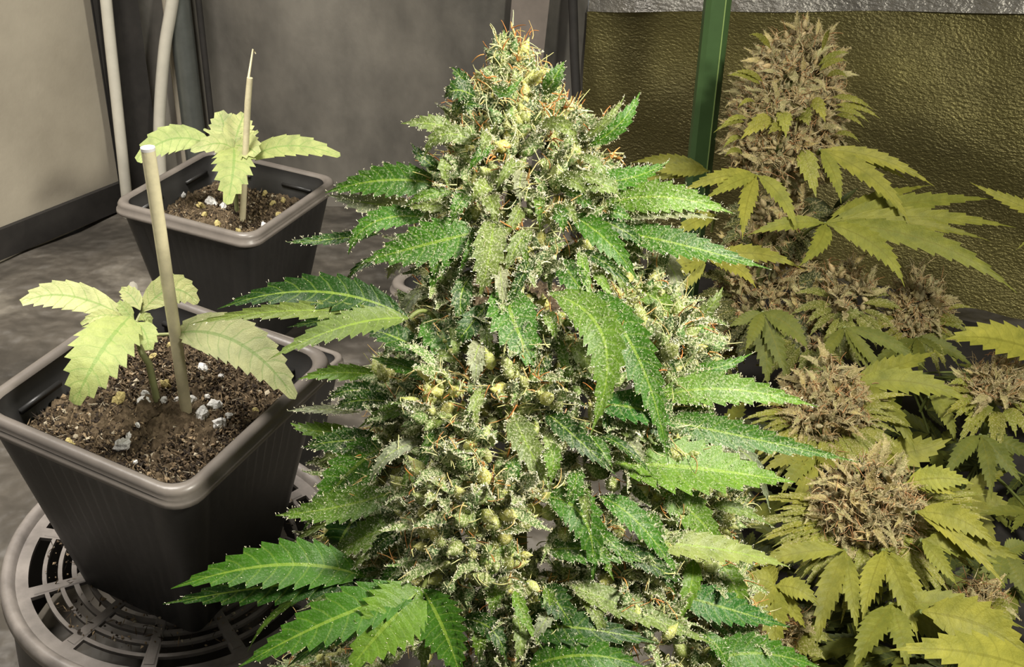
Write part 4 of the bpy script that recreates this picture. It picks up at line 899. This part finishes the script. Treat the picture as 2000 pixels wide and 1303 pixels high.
# right plant
rfan(P4_, (1915, 850), 0.87, [(1842, 938, 42, -0.02, -4, -4), (1936, 978, 40, -0.03, 4, 0), (1998, 946, 42, -0.02), (2040, 900, 40, 0)], OL3)
rfan(P4_, (2060, 700), 0.88, [(1846, 663, 92, -0.02, -10, -12)], OL2, un(2030, 790, 0.9), T=9)
rfan(P4_, (2070, 430), 0.96, [(1894, 356, 34, 0, 0, 10), (1982, 490, 18, 0, 0, 0)], OL2, un(2060, 640, 0.96))
rfan(P4_, (1882, 958), 0.86, [(1835, 985, 46, -0.02), (2003, 1032, 50, -0.02, 0, -6), (1973, 918, 36, 0), (1948, 1070, 54, -0.03), (1870, 1040, 48, -0.02)], OL)
# nearest plant
d5 = 0.705
rfan(P5_, (1650, 1075), d5, [(1453, 1113, 46, -0.005, 0, -8), (1595, 1265, 58, -0.03, -8, 0), (1675, 1241, 44, -0.03, 0, 0), (1500, 1078, 26, 0)], OL)
rfan(P5_, (1725, 1075), d5, [(1684, 1212, 56, -0.03, -4, 0), (1794, 1255, 54, -0.03, 4, -4), (1816, 1214, 46, -0.02, 6, -6)], OL2)
rfan(P5_, (1768, 945), d5 + 0.02, [(1903, 946, 62, -0.01, 0, -8), (1875, 968, 24, -0.01)], OL2)
rfan(P5_, (1790, 1000), d5 + 0.005, [(1948, 1070, 64, -0.02, 8, -14), (1965, 1147, 36, -0.03, 6, -6)], OL2)
rfan(P5_, (1800, 1055), d5, [(2005, 1098, 60, -0.01, 0, -10), (1962, 1105, 40, -0.01), (1870, 1145, 40, -0.02)], OL)
rfan(P5_, (1513, 1145), 0.69, [(1519, 1282, 72, -0.02, -4, 0), (1447, 1140, 48, 0, 0, -10), (1600, 1184, 54, -0.01, 4, -10), (1462, 1200, 50, -0.01), (1490, 1085, 42, 0.02), (1575, 1230, 40, 0)], OL2, T=9)
rfan(P5_, (1740, 1180), 0.69, [(1667, 1310, 66, -0.03, -4, 0), (1773, 1312, 58, -0.03, 4, 0), (2002, 1228, 66, -0.01, 0, -14), (1880, 1262, 80, 0.02, 0, 0)], OL)
rfan(P7_, (1800, 1195), 0.67, [(2020, 1292, 116, -0.02, 10, -14), (1990, 1225, 60, 0.01, 0, -8)], OL2, T=10)
rfan(P7_, (2040, 1318), 0.64, [(1738, 1270, 100, -0.02, 0, -12)], OL2, T=10)
rfan(P7_, (1960, 1080), 0.78, [(1900, 1160, 40, -0.01), (2010, 1170, 56, -0.02), (1935, 1190, 46, -0.02), (2010, 1060, 50, 0)], OL3)
# lower leaves of the same plants, gap shade put into their darker olive
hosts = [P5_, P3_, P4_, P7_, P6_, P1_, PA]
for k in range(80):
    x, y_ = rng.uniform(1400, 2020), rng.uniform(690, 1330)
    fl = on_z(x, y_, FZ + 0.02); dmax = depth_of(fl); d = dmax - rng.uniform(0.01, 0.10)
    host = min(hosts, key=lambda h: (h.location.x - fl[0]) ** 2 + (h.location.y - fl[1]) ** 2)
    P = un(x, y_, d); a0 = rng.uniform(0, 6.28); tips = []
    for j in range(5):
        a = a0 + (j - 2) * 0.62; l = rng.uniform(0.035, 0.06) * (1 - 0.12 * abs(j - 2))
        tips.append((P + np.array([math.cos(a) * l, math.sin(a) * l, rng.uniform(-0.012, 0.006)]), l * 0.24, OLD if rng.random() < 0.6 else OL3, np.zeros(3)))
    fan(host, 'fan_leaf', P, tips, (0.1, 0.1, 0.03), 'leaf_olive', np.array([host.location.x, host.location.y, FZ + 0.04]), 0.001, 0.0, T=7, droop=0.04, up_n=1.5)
# green stake
sp0 = un(1402, 0, 1.06); st0 = un(1386, 330, above(1386, 330, sp0))
t = thing('plant_stake', 'thick green coated plant stake behind the tall tan bud', 'stake', (sp0[0], sp0[1], FZ))
mb = MB(); hw_ = 0.0115; outl = [(-hw_, -0.007), (-0.007, -0.0105), (0.0065, -0.0105), (0.009, -0.0085), (hw_, -0.006), (hw_, 0.008), (-hw_, 0.008)]
lx = -0.004
V = [(sp0[0] + x + lx * (0 if z > 0 else 1) * 0, sp0[1] + y_, z) for z in (FZ, -0.1, 0.4) for x, y_ in outl]; q = len(outl)
mb.add(V, [(j * q + k, j * q + (k + 1) % q, (j + 1) * q + (k + 1) % q, (j + 1) * q + k) for j in range(2) for k in range(q)]); mb.build('post', M['stake'], t, smooth=False)
mb = MB(); box(mb, (sp0[0] + 0.0050, sp0[1] - 0.0112, FZ), (sp0[0] + 0.0060, sp0[1] - 0.0098, 0.4)); mb.build('seam', M['stake_edge'], t, smooth=False)['label'] = 'thin painted highlight along the stake edge'  # pale strip standing in for the highlight on the post's edge
